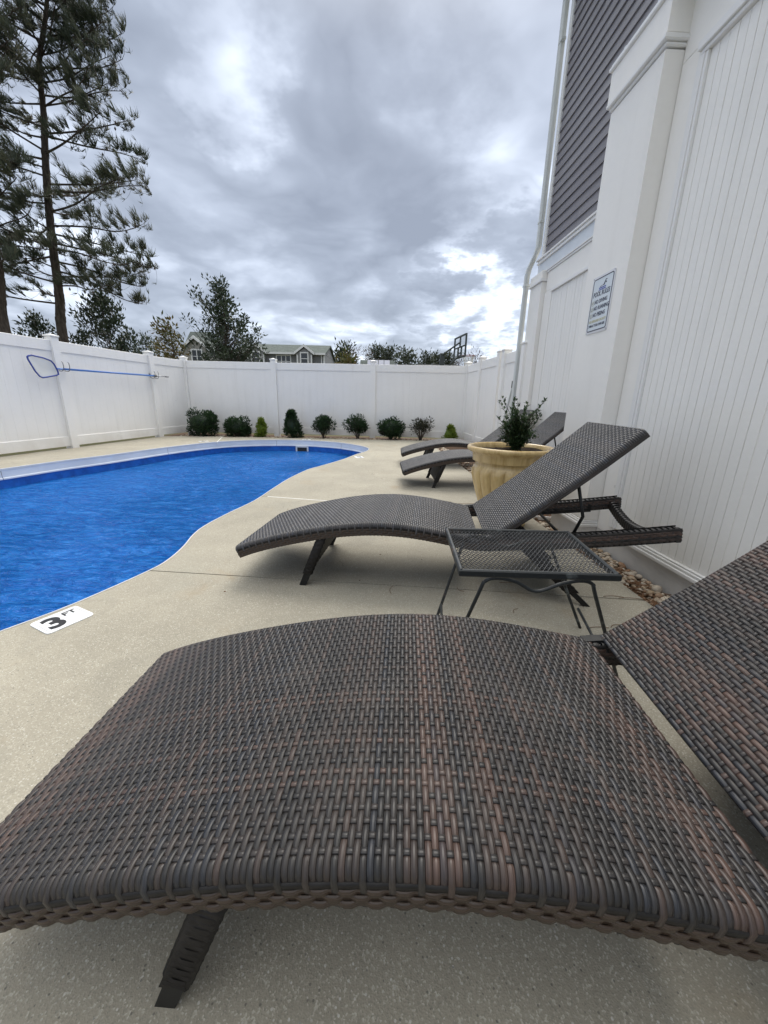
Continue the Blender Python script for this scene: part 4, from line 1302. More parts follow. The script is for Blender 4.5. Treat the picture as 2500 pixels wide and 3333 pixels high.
    for i in range(26):
        f = (i + .5) / 26; y = .03 + f * (W - .06); z = .372 - .062 * math.sin(f * math.pi)
        ribbon(cw, [(1.657, y, z - .02), (1.657, y, z + .018), (1.662, y, z + .026), (1.675, y, z + .028), (1.690, y, z + .026), (1.694, y, z + .018), (1.694, y, z - .02)], [(-1, 0, 0), (-1, 0, .3), (-1, 0, 1), (0, 0, 1), (1, 0, 1), (1, 0, .3), (1, 0, 0)], .017, .0022, (random.random() * .4, .4), 3)
    cw.obj('bar_weave', M['wicker'], co, smooth=True, fix=False, kind='stuff')
    # legs: woven sleeves with bare metal feet, and a woven apron across each pair
    for (s0, z0, s1, lab) in ((.095, .262, -.010, 'f'), (1.075, .275, 1.385, 'r')):
        kz = .070
        def q(z): return s0 + (s1 - s0) * (z0 - z) / z0
        for y in (.018, W - .018):
            lg = MB(); hx = .021
            lg.prism([(q(z0) - hx, z0), (q(z0) + hx, z0), (q(0) + hx * .8, 0), (q(0) - hx * .8, 0)], y - .011, y + .011, 1)
            lo = lg.obj('leg', M['black_metal'], root)
            sl = MB(); d_ = Vector((s1 - s0, 0, -z0)).normalized(); hx2 = .0215 / abs(d_.z)
            sl.prism([(q(z0) - hx2, z0), (q(z0) + hx2, z0), (q(kz) + hx2, kz), (q(kz) - hx2, kz)], y - .018, y + .018, 1)
            wrap(sl, (q(z0 - .01), y, z0 - .01), (q(kz), y, kz), .0222, .0185, int(y * 100))
            sl.obj('leg_sleeve', M['wicker_dark'], lo, smooth=True, fix=False, kind='stuff')
        ap = MB(); apn = MB()
        dirn = Vector((s1 - s0, 0, -z0)).normalized(); nrm_ = Vector((dirn.z, 0, -dirn.x)) * (1 if lab == 'f' else -1)
        ap.add([(q(z0) - .004, .03, z0), (q(z0) - .004, W - .03, z0), (q(kz) - .004, W - .03, kz), (q(kz) - .004, .03, kz), (q(z0) + .004, .03, z0), (q(z0) + .004, W - .03, z0), (q(kz) + .004, W - .03, kz), (q(kz) + .004, .03, kz)],
               [(0, 1, 2, 3), (7, 6, 5, 4), (0, 4, 5, 1), (1, 5, 6, 2), (2, 6, 7, 3), (3, 7, 4, 0)])
        ao = ap.obj('leg_apron', M['wicker_dark'], root)
        for k in range(14):
            z = kz + (k + .5) * (z0 - kz) / 14
            for off in (-.008, .008):
                pts = [(q(z) + off + .0015 * math.cos(math.pi * i + k * math.pi), .03 + (W - .06) * i / 24, z) for i in range(25)]
                ribbon(apn, pts, [(math.copysign(1, off), 0, .3)] * 25, .0145, .002, (random.random() * .45, random.random() * .7), 3)
        apn.obj('apron_weave', M['wicker_dark'], ao, smooth=True, fix=False, kind='stuff')
    # hinge brackets and bolts
    for y in (.004, W - .030):
        hg = MB(); hg.prism([(.835, .315), (.86, .318), (.905, .324), (.935, .296), (.925, .252), (.85, .250)], y, y + .026, 1); ho = hg.obj('hinge_bracket', M['black_metal'], root)
        for yy, s_ in ((y - .001, -1), (y + .027, 1)):
            bt = MB(); bt.tube([(.875, yy, .303), (.875, yy + s_ * .004, .303)], [.0075, .006], 10); bt.obj('bolt', M['bolt'], ho)
    # back stay: a bent wire frame from the backrest to the ratchets
    p, t, nv = back_at(np.array([.47])); bx, bz = p[0, 0] - nv[0, 0] * .03, p[0, 1] - nv[0, 1] * .03
    st = MB()
    for y in (.045, W - .045): st.tube([(bx, y, bz), (bx + .045, y, bz - .16), (1.275, y + (.02 if y < .3 else -.02), .297)], .0078, 8)
    st.tube([(1.275, .03, .297), (1.275, W - .03, .297)], .0075, 8)
    st_o = st.obj('back_stay', M['black_metal'], root, smooth=True)
    for y in (.033, W - .033):
        bt = MB(); bt.tube([(bx, y, bz), (bx, y + (-.008 if y < .3 else .008), bz)], [.011, .009], 10); bt.obj('bolt', M['bolt'], st_o)
    return root


def place(o, x, y, deg): o.location = (x, y, 0); o.rotation_euler = (0, 0, R(deg))


# local origin: foot of the near front leg; local x runs from foot end to head
L1 = make_lounger('brown wicker lounger filling the foreground', True, 11); place(L1, -.318, .352, -2.8)
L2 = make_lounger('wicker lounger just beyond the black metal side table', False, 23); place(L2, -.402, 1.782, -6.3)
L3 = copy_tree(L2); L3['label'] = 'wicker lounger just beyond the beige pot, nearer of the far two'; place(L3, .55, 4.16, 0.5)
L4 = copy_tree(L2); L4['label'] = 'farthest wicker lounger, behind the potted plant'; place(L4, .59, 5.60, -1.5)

# ------------------------------------------------------------------ side table
tb = thing('side_table', 'black metal mesh side table standing between the two nearest loungers', 'side table')
TZ = .42
ta, tb_, tc_, td = Vector((.246, 1.104)), Vector((.733, 1.094)), Vector((.760, 1.501)), Vector((.262, 1.509))


def tp(u, v): return (ta * (1 - u) + tb_ * u) * (1 - v) + (td * (1 - u) + tc_ * u) * v


mb = MB()
TW, TD = .49, .405
def clipbar(c, sl):
    """segment of the line x = c + sl*y inside the top"""
    pts = []
    ys = [0, TD]
    if sl: ys += [(0 - c) / sl, (TW - c) / sl]
    ok = [y for y in ys if -1e-6 <= y <= TD + 1e-6 and -1e-6 <= c + sl * y <= TW + 1e-6]
    if len(ok) < 2: return None
    return (c + sl * min(ok), min(ok)), (c + sl * max(ok), max(ok))
for sl in (.62, -.62):
    c = -.62 * TD if sl > 0 else 0.0
    k = 0
    while c < TW + .62 * TD:
        s_ = clipbar(c, sl)
        if s_:
            (x0, y0), (x1, y1) = s_
            n = max(1, int((y1 - y0) / .0115)); pts = []; nr = []
            for i in range(n + 1):
                f = i / n; P2 = tp((x0 + (x1 - x0) * f) / TW, (y0 + (y1 - y0) * f) / TD)
                pts.append((P2.x, P2.y, TZ - .004 + (.0011 if sl > 0 else -.0011) * math.cos(math.pi * i))); nr.append((.25 if sl > 0 else -.25, -.35, 1))
            if n > 1: ribbon(mb, pts, nr, .0030, .0010, (.5, .5), 3)
        c += .0152
mb.obj('mesh_top', M['table_mesh'], tb, fix=False, kind='stuff')
mb = MB(); cs = [tp(0, 0), tp(1, 0), tp(1, 1), tp(0, 1)]
for i in range(4):
    a, b = cs[i], cs[(i + 1) % 4]; d = (b - a).normalized(); nn = Vector((-d.y, d.x))
    L = (b - a).length
    mb.box(-.007, L + .007, -.007, .007, TZ - .021, TZ + .003, Matrix.Translation((a.x, a.y, 0)) @ Matrix.Rotation(math.atan2(d.y, d.x), 4, 'Z'), ch=.004)
mb.obj('top_frame', M['table_metal'], tb)


def bez(pts, n=6):
    P_ = [Vector(p) for p in pts]; out = []
    for i in range(len(P_) - 1):
        p0, p1, p2, p3 = P_[max(i - 1, 0)], P_[i], P_[i + 1], P_[min(i + 2, len(P_) - 1)]
        for j in range(n):
            t = j / n; out.append(.5 * ((2 * p1) + (p2 - p0) * t + (2 * p0 - 5 * p1 + 4 * p2 - p3) * t * t + (3 * p1 - p0 - 3 * p2 + p3) * t ** 3))
    return out + [P_[-1]]


zt = TZ - .028
for yv, yf in ((.02, -.02), (.98, 1.02)):
    pl, pr = tp(.22, yv), tp(.80, yv); fl, fr = tp(-.06, yf + (.13 if yv < .5 else -.13)), tp(1.20, yf + (.13 if yv < .5 else -.13))
    mid = tp(.5, yv)
    mb = MB()
    mb.tube(bez([(fl.x, fl.y, 0.0), (pl.x - .045, pl.y, zt - .055), (pl.x - .028, pl.y, zt - .012), (pl.x + .01, pl.y, zt), (pl.x + .07, pl.y, zt - .012), (mid.x, mid.y, zt - .042), (pr.x - .07, pr.y, zt - .012), (pr.x - .01, pr.y, zt), (pr.x + .028, pr.y, zt - .012), (pr.x + .045, pr.y, zt - .055), (fr.x, fr.y, 0.0)], 6), .0062, 8)
    mb.obj('leg_frame', M['table_metal'], tb, smooth=True)
for xs in (-.04, 1.17):
    a, b = tp(xs + (.02 if xs < 0 else -.03), .86), tp(xs, .13)
    mb = MB(); mb.tube([(a.x, a.y, .10), (b.x, b.y, .012)], .0055, 8); mb.obj('brace', M['table_metal'], tb, smooth=True)

# ------------------------------------------------------------------ potted plant
PX, PY = .955, 2.95
pot = thing('flower_pot', 'large beige glazed pot with fluted sides behind the second lounger', 'pot', (PX, PY, 0))
prof = [(.165, 0), (.172, .008), (.172, .03), (.158, .045), (.160, .06), (.178, .10), (.205, .17), (.232, .25), (.255, .33), (.270, .39), (.274, .425), (.268, .45), (.256, .465), (.256, .49), (.268, .53), (.290, .562), (.306, .575)]
def lobes(q, z):
    if .055 < z < .455:
        e = min(1, (z - .055) / .06) * min(1, (.455 - z) / .05)
        return 1 + .090 * e * (abs(math.sin(q * 8)) ** .5 - .68)
    return 1.0
mb = MB()
pf2 = []
for (a, b) in zip(prof[:-1], prof[1:]):
    for j in range(2): pf2.append((a[0] + (b[0] - a[0]) * j / 2, a[1] + (b[1] - a[1]) * j / 2))
pf2.append(prof[-1])
mb.lathe(pf2, 288, mod=lobes); mb.obj('body', M['pot'], pot, smooth=True)
mb = MB(); mb.lathe([(.304, .572), (.318, .574), (.325, .584), (.325, .598), (.318, .608), (.305, .610), (.292, .602), (.283, .57), (.278, .50)], 72); mb.obj('rim', M['pot'], pot, smooth=True)
mb = MB()
for i in range(5):
    pass
nz = 10; vs = [(0, 0, .575)]
ringn = 36
for k in range(1, nz):
    for i in range(ringn):
        q = 6.2832 * i / ringn; r = .284 * k / (nz - 1); vs.append((r * math.cos(q), r * math.sin(q), .566 + .016 * math.sin(q * 3 + k) * math.cos(k * 1.7 + q) + .014 * (1 - k / nz)))
fs = [(0, 1 + i, 1 + (i + 1) % ringn) for i in range(ringn)] + [(1 + k * ringn + i, 1 + (k + 1) * ringn + i, 1 + (k + 1) * ringn + (i + 1) % ringn, 1 + k * ringn + (i + 1) % ringn) for k in range(nz - 2) for i in range(ringn)]
mb.add(vs, fs); mb.obj('soil', M['soil'], pot, smooth=True)


def leaf(mb, p, d, up, L, w, tone, bend=.15):
    """a folded pointed leaf"""
    d = d.normalized(); s = d.cross(up)
    if s.length < 1e-4: s = d.cross(Vector((1, 0, 0)))
    s.normalize(); n = s.cross(d)
    m1 = p + d * L * .45
    mb.add([p, m1 + s * w / 2 + n * w * .18, p + d * L - n * L * bend, m1 - s * w / 2 + n * w * .18, m1], [(0, 1, 4), (1, 2, 4), (2, 3, 4), (3, 0, 4)], tone)


def rvec(rg): 
    while True:
        v = Vector((rg.uniform(-1, 1), rg.uniform(-1, 1), rg.uniform(-1, 1)))
        if .01 < v.length < 1: return v.normalized()


plant = thing('potted_shrub', 'small dark green leafy shrub growing in the beige pot', 'plant', (PX + .035, PY - .02, .57))
st = MB(); lv = MB(); rg = random.Random(5)
for i in range(48):
    tall = i < 20
    a = rg.uniform(0, 6.28); 
    if tall:
        a = 6.28 * i / 20 + rg.uniform(-.2, .2); sp = rg.uniform(.06, .16); hgt = rg.uniform(.24, .40)
        if i in (0, 1, 7, 8): sp = .17; hgt = rg.uniform(.30, .40)
    else: sp = rg.uniform(.03, .145); hgt = rg.uniform(.08, .29) * (1.15 - sp * 1.5)
    p0 = Vector((rg.uniform(-.02, .02), rg.uniform(-.02, .02), 0)); p3 = Vector((math.cos(a) * sp, math.sin(a) * sp * .8, hgt))
    p1 = Vector((p3.x * .25, p3.y * .25, hgt * .5)); pts = bez([p0, p1, p3], 6)
    st.tube(pts, [.0035 * (1 - .7 * k / (len(pts) - 1)) for k in range(len(pts))], 5)
    for k in range(3, len(pts)):
        f = k / (len(pts) - 1)
        for r_ in range(2 if tall and f > .55 else 8):
            d = (rvec(rg) + (pts[k] - pts[k - 1]).normalized() * .9 + Vector((0, 0, .2)))
            leaf(lv, pts[k] + rvec(rg) * (.008 if tall and f > .55 else .028), d, Vector((0, 0, 1)), rg.uniform(.026, .042), rg.uniform(.015, .021), (min(1, max(0, rg.gauss(.4, .25))), rg.random(), .5, 0))
    leaf(lv, pts[-1], (pts[-1] - pts[-2]), Vector((1, 0, 0)), .03, .014, (rg.uniform(.3, .9), 0, .5, 0))
st.obj('stems', M['twig'], plant); lv.obj('foliage', M['box'], plant, fix=False)

# ------------------------------------------------------------------ bushes along the back fence


def bush(loc, w, h, m, label, style='ball', seed=0, n=3600, gap=0.0, mat_stem=None, leafL=(.040, .075)):
    rg = random.Random(seed); t = thing('garden_bush', label, 'bush', loc, 0, 'small bushes along the back fence')
    st = MB(); lv = MB()
    z0 = .05 if style != 'open' else h * .38
    lobes_ = []
    nl = {'ball': 26, 'cone': 12, 'split': 20, 'open': 18, 'lime': 12}[style]
    for i in range(nl):
        a = rg.uniform(0, 6.28); f = rg.random()
        if style in ('cone', 'lime'):
            zc = h * (.12 + .80 * (i / nl)); rad = w * .5 * (1 - (zc / h) ** 1.5) * .70 + .01
            lobes_.append((Vector((math.cos(a) * rad * .6, math.sin(a) * rad * .6, zc)), max(.05, w * .30 * (1 - .55 * zc / h))))
        elif style == 'split':
            a = 6.28 * i / nl; zc = h * rg.uniform(.25, .76); rr = w * (.31 if i % 3 else .12); lobes_.append((Vector((math.cos(a) * rr, math.sin(a) * rr * .85, zc)), w * rg.uniform(.16, .22)))
        elif style == 'open':
            a = 6.28 * i / nl * 2.0; zc = h * rg.uniform(.44, .82); rr = w * rg.uniform(.06, .33); lobes_.append((Vector((math.cos(a) * rr, math.sin(a) * rr * .8, zc)), w * rg.uniform(.13, .20)))
        else:
            zc = h * rg.uniform(.20, .80); rr = w * .29 * math.sqrt(max(.05, 1 - ((zc / h - .45) / .55) ** 2)); lobes_.append((Vector((math.cos(a) * rr, math.sin(a) * rr * .85, zc)), w * rg.uniform(.17, .23) * (1 - .55 * max(0, zc / h - .5))))
    if style in ('ball', 'cone', 'split', 'lime'):      # the dense inner growth
        core = MB(); cc_ = Vector((0, 0, h * .47)); bmc = bmesh.new(); bmesh.ops.create_icosphere(bmc, subdivisions=2, radius=1)
        for v in bmc.verts:
            zz2 = cc_.z + v.co.z * h * .34; tp2 = 1 - (.55 * max(0, zz2 / h - .3) if style in ('cone', 'lime') else 0)
            q = (1 + rg.uniform(-.12, .12)) * tp2; v.co = Vector((v.co.x * w * .36 * q, v.co.y * w * .33 * q, zz2))
        core.add([tuple(v.co) for v in bmc.verts], [tuple(v.index for v in f.verts) for f in bmc.faces], (.05, .5, .5, 0)); bmc.free()
        core.obj('inner_growth', m, t, smooth=True)
    for i in range(n):
        c, r = lobes_[rg.randrange(nl)]
        v = rvec(rg); q = c + v * r * (rg.random() ** .35) * Vector((1, 1, .9)).length / 1.68
        if q.z < .03: q.z = .03 + rg.random() * .05
        if gap and q.y < 0 and abs(q.x - gap * w) < w * .16 and q.z < h * .52 and rg.random() < .85: continue
        d = v * .9 + Vector((0, 0, .4 if style != 'lime' else .5)) + rvec(rg) * .5
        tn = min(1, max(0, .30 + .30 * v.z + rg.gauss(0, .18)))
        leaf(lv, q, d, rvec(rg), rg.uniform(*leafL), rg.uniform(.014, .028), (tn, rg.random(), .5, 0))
    for i in range(16):
        c, r = lobes_[i % nl]; st.tube(bez([(rg.uniform(-.03, .03), rg.uniform(-.03, .03), -.03), (c.x * .45, c.y * .45, c.z * .5), tuple(c)], 3), [.010, .009, .008, .007, .006, .004, .003], 4)
        for j in range(3):
            e = c + rvec(rg) * r; st.tube([tuple(c * .75), tuple(e)], [.004, .002], 3)
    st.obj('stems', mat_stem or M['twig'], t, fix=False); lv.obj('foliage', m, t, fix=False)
    return t


BU = [(660, 1414, 105, 78, 'cypress', 'ball', 'large round dark green bush in the left fence corner'),
      (772, 1417, 88, 62, 'cypress', 'ball', 'wide flat-topped dark bush with bare grey stems at its front'),
      (854, 1418, 45, 56, 'lime', 'lime', 'small yellow-green bush left of the pointed dark bush'),
      (952, 1420, 70, 82, 'cypress', 'cone', 'pointed dark green bush just right of the second back fence post'),
      (1056, 1421, 72, 62, 'cypress', 'open', 'lopsided dark bush on bare stems at the middle of the back fence'),
      (1166, 1424, 80, 68, 'cypress', 'open', 'round-topped dark bush on forked stems just left of a fence post'),
      (1273, 1425, 88, 70, 'cypress', 'split', 'large dark green bush just right of the third back fence post'),
      (1367, 1428, 74, 60, 'cypress_brown', 'open', 'thin half-bare brownish bush between a green and a lime bush'),
      (1461, 1430, 52, 46, 'lime', 'lime', 'small round lime-green bush near the right fence corner')]
BXY = [(-4.46, 9.50), (-3.63, 9.55), (-3.05, 9.60), (-2.27, 9.55), (-1.53, 9.62), (-.69, 9.60), (.13, 9.60), (.86, 9.58), (1.57, 9.55)]
for i, ((u, v, wpx, hpx, m, sty, lab), (x, y)) in enumerate(zip(BU, BXY)):
    sc_ = y * 1.0 / 1250 * 1.02
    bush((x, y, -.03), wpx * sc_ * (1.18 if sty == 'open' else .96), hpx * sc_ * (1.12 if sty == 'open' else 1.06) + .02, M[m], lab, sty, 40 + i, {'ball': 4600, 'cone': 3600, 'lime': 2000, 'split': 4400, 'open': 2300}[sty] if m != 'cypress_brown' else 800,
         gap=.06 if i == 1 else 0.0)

# ------------------------------------------------------------------ trees beyond the fence


def branch_tube(mb, pts, r0, r1, n=6):
    m = len(pts); mb.tube(pts, [r0 + (r1 - r0) * i / (m - 1) for i in range(m)], n, False)


def pine(base, trunk, limbs, label, seed, r0=.16, wind=Vector((-.75, .1, .62)), tufts=5, cones=True):
    """a loblolly pine with wind-blown needles.  trunk: points; limbs: (height, azimuth, length, rise)"""
    rg = random.Random(seed); t = thing('pine_tree', label, 'tree', base)
    tk = MB(); m = len(trunk); tp_ = bez(trunk, 4)
    tk.tube(tp_, [r0 * (1 - .88 * (i / (len(tp_) - 1)) ** .78) for i in range(len(tp_))], 10)
    for i in range(260):       # plates of bark
        k = rg.randrange(len(tp_) - 1); f = rg.random(); c = tp_[k].lerp(tp_[k + 1], f); rr = r0 * (1 - .88 * ((k + f) / (len(tp_) - 1)) ** .78); a = rg.uniform(0, 6.28)
        o_ = Vector((math.cos(a), math.sin(a), 0)); s_ = Vector((-o_.y, o_.x, 0)); c = c + o_ * rr * .97
        w = rr * rg.uniform(.12, .3); hh_ = rg.uniform(.05, .14)
        tk.add([c - s_ * w - Vector((0, 0, hh_)), c + s_ * w - Vector((0, 0, hh_ * .8)), c + s_ * w * .8 + Vector((0, 0, hh_)), c - s_ * w * .9 + Vector((0, 0, hh_ * .9)), c + o_ * rr * .12], [(0, 1, 4), (1, 2, 4), (2, 3, 4), (3, 0, 4)])
    br = MB(); nd = MB(); cn = MB()
    zs = np.array([p.z for p in tp_])
    def trunk_at(z):
        i = int(np.searchsorted(zs, z)); i = min(max(i, 1), len(tp_) - 1); f = (z - zs[i - 1]) / max(1e-6, zs[i] - zs[i - 1]); return tp_[i - 1].lerp(tp_[i], f)
    def tuft(p, d, L, n, tn):
        for _ in range(n):
            dd = (d * .55 + wind * .75 + rvec(rg) * .42); dd.normalize(); l = L * rg.uniform(.7, 1.15)
            s = dd.cross(rvec(rg)); s.normalize(); w = rg.uniform(.0035, .0075)
            mid = p + dd * l * .55 + rvec(rg) * .008; e = p + dd * l + wind * .03
            nd.add([p - s * w, p + s * w, mid + s * w, e, mid - s * w], [(0, 1, 2, 4), (4, 2, 3)], (min(1, max(0, tn + rg.gauss(0, .15))), rg.random(), .5, 0))
    for (z, az, L, rise) in limbs:
        p0 = trunk_at(z); d = Vector((math.cos(az), math.sin(az), 0))
        pts = bez([p0, p0 + d * L * .35 + Vector((0, 0, rise * .25 * L)), p0 + d * L * .72 + Vector((0, 0, rise * .72 * L)) + rvec(rg) * .1, p0 + d * L + Vector((0, 0, rise * L)) + wind * .12], 4)
        rad = max(.010, .0155 * L ** .7); branch_tube(br, pts, rad, .006, 5)
        tone0 = rg.uniform(.15, .7)
        nt_ = int(6 + L * 5.6)
        for k in range(nt_):
            f = .22 + .78 * (k + rg.random() * .6) / nt_; i = min(int(f * (len(pts) - 1)), len(pts) - 2); q = pts[i].lerp(pts[i + 1], f * (len(pts) - 1) - i)
            sd_ = Vector((-d.y, d.x, 0)) * rg.choice([-1, 1]) * rg.uniform(.3, 1.0)
            td_ = (d * rg.uniform(.3, .9) + sd_ + Vector((0, 0, rg.uniform(-.35, .45))) + wind * .25).normalized()
            tl_ = rg.uniform(.22, .60) * (1.15 - .45 * f) * min(1.2, .6 + L * .2)
            e = q + td_ * tl_ + wind * tl_ * .12; mid = q.lerp(e, .5) - wind * .03
            br.tube([q, mid, e], [.006, .0045, .003], 3, False)
            for s_ in range(tufts):
                ff = .35 + .65 * (s_ + 1) / tufts; pp = q.lerp(e, ff) + rvec(rg) * .035
                tuft(pp, td_, rg.uniform(.18, .29), 10, tone0 + rg.uniform(-.12, .12))
            if rg.random() < .55:      # bare side twigs, curled by the wind
                pp = q.lerp(e, rg.uniform(.2, .8)); w_ = (rvec(rg) + Vector((0, 0, -.35))).normalized() * rg.uniform(.15, .42)
                br.tube([pp, pp + w_ * .5, pp + w_ - wind * -.05, pp + w_ * 1.15 + wind * .10], [.004, .0035, .003, .002], 3, False)
                tuft(pp + w_ * 1.1 + wind * .08, w_.normalized(), .17, 7, tone0)
            if cones and rg.random() < .10:
                c = q + rvec(rg) * .08 - Vector((0, 0, .05)); cn.add([c + Vector((.028 * math.cos(a), .028 * math.sin(a), 0)) for a in (0, 1.26, 2.5, 3.8, 5.0)] + [c + Vector((0, 0, .06)), c - Vector((0, 0, .045))], [(i, (i + 1) % 5, 5) for i in range(5)] + [((i + 1) % 5, i, 6) for i in range(5)])
    o = tk.obj('trunk', M['bark'], t); smooth_angle(o.data, 60)
    br.obj('branches', M['bark'], t, fix=False); nd.obj('crown', M['pine'], t, fix=False)
    if cn.v: cn.obj('cones', M['twig'], t, kind='stuff')
    return t


TY = 12.3
base = Vector((-9.66, TY, 0))
def rel(u, v): return at(u, v, TY) - base
trunk = [Vector((.12, 0, -.1)), rel(205, 1100), rel(193, 960), rel(168, 770), rel(150, 560), rel(142, 370), rel(128, 200), rel(150, 40), rel(165, -200), rel(170, -450)]
limbs = []
# limbs on the pool side, read from the photograph (start height, length, rise)
for v0, u1, v1, az in ((345, 395, 235, .15), (350, 420, 285, -.35), (435, 475, 385, .05), (440, 455, 455, .5), (500, 480, 455, -.4), (600, 490, 575, .1), (620, 470, 540, .4), (690, 480, 600, -.15), (735, 505, 735, .05), (760, 470, 820, .35),
                       (810, 490, 905, -.2), (900, 440, 860, .3), (930, 400, 960, -.3), (850, 500, 960, .0), (880, 470, 1010, .15), (790, 515, 880, .2), (270, 400, 130, .2), (250, 415, 190, -.3), (180, 385, 60, .1), (120, 370, -40, .3), (60, 400, -120, -.2), (0, 380, -180, .2), (310, 385, 200, .5), (200, 350, 20, -.5), (140, 405, 70, 0.0), (90, 385, 20, .45), (220, 420, 110, .35), (40, 330, -80, .6)):
    z0 = rel(150, v0).z; e = rel(u1, v1); L = max(.5, e.x - rel(150, v0).x); rise = (e.z - z0) / L
    limbs.append((z0, az, L / math.cos(az) * .84, rise * math.cos(az)))
rg = random.Random(12)
for k in range(36):                                     # the other sides
    z = 3.4 + 8.9 * (k / 36) + rg.uniform(-.1, .1); az = math.pi + rg.uniform(-1.7, 1.7); L = rg.uniform(1.5, 2.9) * (1.0 if z < 9 else .85)
    limbs.append((z, az, L, rg.uniform(-.05, .5)))
for k in range(16):
    z = 8.2 + 5.0 * k / 16; limbs.append((z, rg.uniform(0, 6.28), rg.uniform(1.2, 2.4), rg.uniform(.3, .8)))
pine(base, trunk, limbs, 'tall wind-blown pine leaning over the left fence', 3, .155)
# the second, thicker trunk at the very edge
TY2 = 11.0; base2 = Vector((-10.05, TY2, 0))
def rel2(u, v): return at(u, v, TY2) - base2
trunk2 = [Vector((.1, 0, -.1)), rel2(8, 1070), rel2(-8, 900), rel2(-40, 700), rel2(-75, 400), rel2(-100, 100), rel2(-120, -250), rel2(-120, -500)]
limbs2 = [(z, rg.uniform(-1.2, 1.0), rg.uniform(.8, 1.7), rg.uniform(-.25, .4)) for z in np.linspace(3.9, 11, 26)] + [(z, rg.uniform(1.5, 4.8), rg.uniform(1.0, 2.5), rg.uniform(-.1, .4)) for z in np.linspace(4.5, 12, 22)]
pine(base2, trunk2, limbs2, 'thick pine trunk at the left edge beyond the fence', 9, .20, cones=False)


def leafy(name, base, h, w, label, m, seed, nclump, per, leafL, leafW, shape='egg', trunkr=.10, up=.4, wind=Vector((0, 0, 0)), lean=0.0, cat='tree', bark='twig', limbs_to=.8, group=None):
    rg = random.Random(seed); t = thing(name, label, cat, base, 0, group)
    tk = MB(); tk.tube(bez([(0, 0, -.2), (lean * .3, 0, h * .3), (lean * .7, rg.uniform(-.05, .05) * w, h * .62), (lean, 0, h * .93)], 4), [trunkr * (1 - .85 * i / 12) for i in range(13)], 7)
    br = MB(); lv = MB()
    for k in range(nclump):
        f = (k + rg.random()) / nclump
        if shape == 'cone': f = 1 - (1 - f) ** .70
        if shape == 'egg': z = h * (.16 + .84 * f); rad = w * .5 * math.sin(math.pi * min(1, (.16 + .84 * f)) ** 1.25) ** .8 + .02
        elif shape == 'cone': z = h * (.10 + .90 * f); rad = w * .5 * (1 - f ** 1.5) ** .75 * (.85 + .30 * math.sin(k * 2.4)) + .05
        elif shape == 'flat': z = h * (.55 + .42 * f); rad = w * .5 * math.sqrt(max(.05, 1 - ((f - .4) / .65) ** 2))
        else: z = h * (.15 + .85 * f); rad = w * .5 * (.45 + .55 * rg.random())
        a = rg.uniform(0, 6.28); rr = rad * rg.random() ** .45
        c = Vector((math.cos(a) * rr + lean * z / h, math.sin(a) * rr, z)) + wind * rr * .3
        if k % 5 == 0 and shape in ('cone', 'egg'): c = c + Vector((math.cos(a), math.sin(a), 0)) * w * .10 + Vector((0, 0, h * .05))
        s0 = Vector((lean * z / h * .8, 0, max(.1 * h, z - rr * .9 - .05 * h)))
        br.tube(bez([s0, s0.lerp(c, .55) - Vector((0, 0, .04 * h)), c], 3), [max(.006, trunkr * .22 * (1 - f * .6))] * 2 + [max(.005, trunkr * .14)] * 3 + [.006, .004], 4, False)
        tone0 = rg.gauss(.42, .16)
        cr = max(leafL[1] * 1.2, w * .058)
        ax = (c - s0).normalized()
        for j in range(per):
            v = rvec(rg); p = c + v * cr * rg.random() ** .6 + ax * cr * .6 * rg.uniform(-1.3, 1)
            d = v * .7 + Vector((0, 0, up)) + wind + rvec(rg) * .35
            leaf(lv, p, d, rvec(rg), rg.uniform(*leafL), rg.uniform(*leafW), (min(1, max(0, tone0 + rg.gauss(0, .15))), rg.random(), .5, 0), .1)
    tk.obj('trunk', M[bark], t, smooth=True); br.obj('branches', M[bark], t, fix=False); lv.obj('crown', M[m], t, fix=False)
    return t


def leafy_at(u0, u1, vtop, Y, zb=0.0, **kw):
    """tree whose crown spans these bearings at distance Y"""
    a, b, tp2 = at(u0, vtop, Y), at(u1, vtop, Y), at((u0 + u1) / 2, vtop, Y)
    return leafy(base=Vector(((a.x + b.x) / 2, Y, zb)), h=tp2.z - zb, w=b.x - a.x, **kw)


WND = Vector((-.25, 0, .15))
leafy_at(600, 872, 915, 20, name='broadleaf_tree', label='bushy broadleaf evergreen standing in front of the grey house', m='magnolia', seed=21, nclump=290, per=26, leafL=(.13, .21), leafW=(.06, .09), shape='cone', trunkr=.11, up=.5, lean=-.35)
leafy_at(495, 610, 1060, 17, name='broadleaf_tree', label='young tree with rusty yellow leaves left of the broadleaf evergreen', m='rust_leaf', seed=22, nclump=80, per=15, leafL=(.15, .24), leafW=(.055, .09), shape='egg', trunkr=.05, up=.15, wind=Vector((-.5, 0, .2)))
leafy_at(245, 410, 965, 14, name='broadleaf_tree', label='dark windblown broadleaf shrub just right of the pine trunk', m='magnolia', seed=23, nclump=170, per=28, leafL=(.10, .17), leafW=(.04, .065), shape='egg', trunkr=.06, up=.5, wind=Vector((-.3, 0, .35)))
leafy_at(40, 190, 1035, 13, name='broadleaf_tree', label='low leafy shrub between the two pine trunks above the fence', m='magnolia', seed=24, nclump=110, per=24, leafL=(.09, .15), leafW=(.04, .06), shape='egg', trunkr=.05, up=.4, wind=WND)
leafy_at(420, 520, 1098, 26, name='broadleaf_tree', label='low dark treetop above the fence left of the rusty tree', m='magnolia', seed=25, nclump=55, per=22, leafL=(.14, .24), leafW=(.06, .09), shape='egg', trunkr=.08, up=.4, wind=WND)
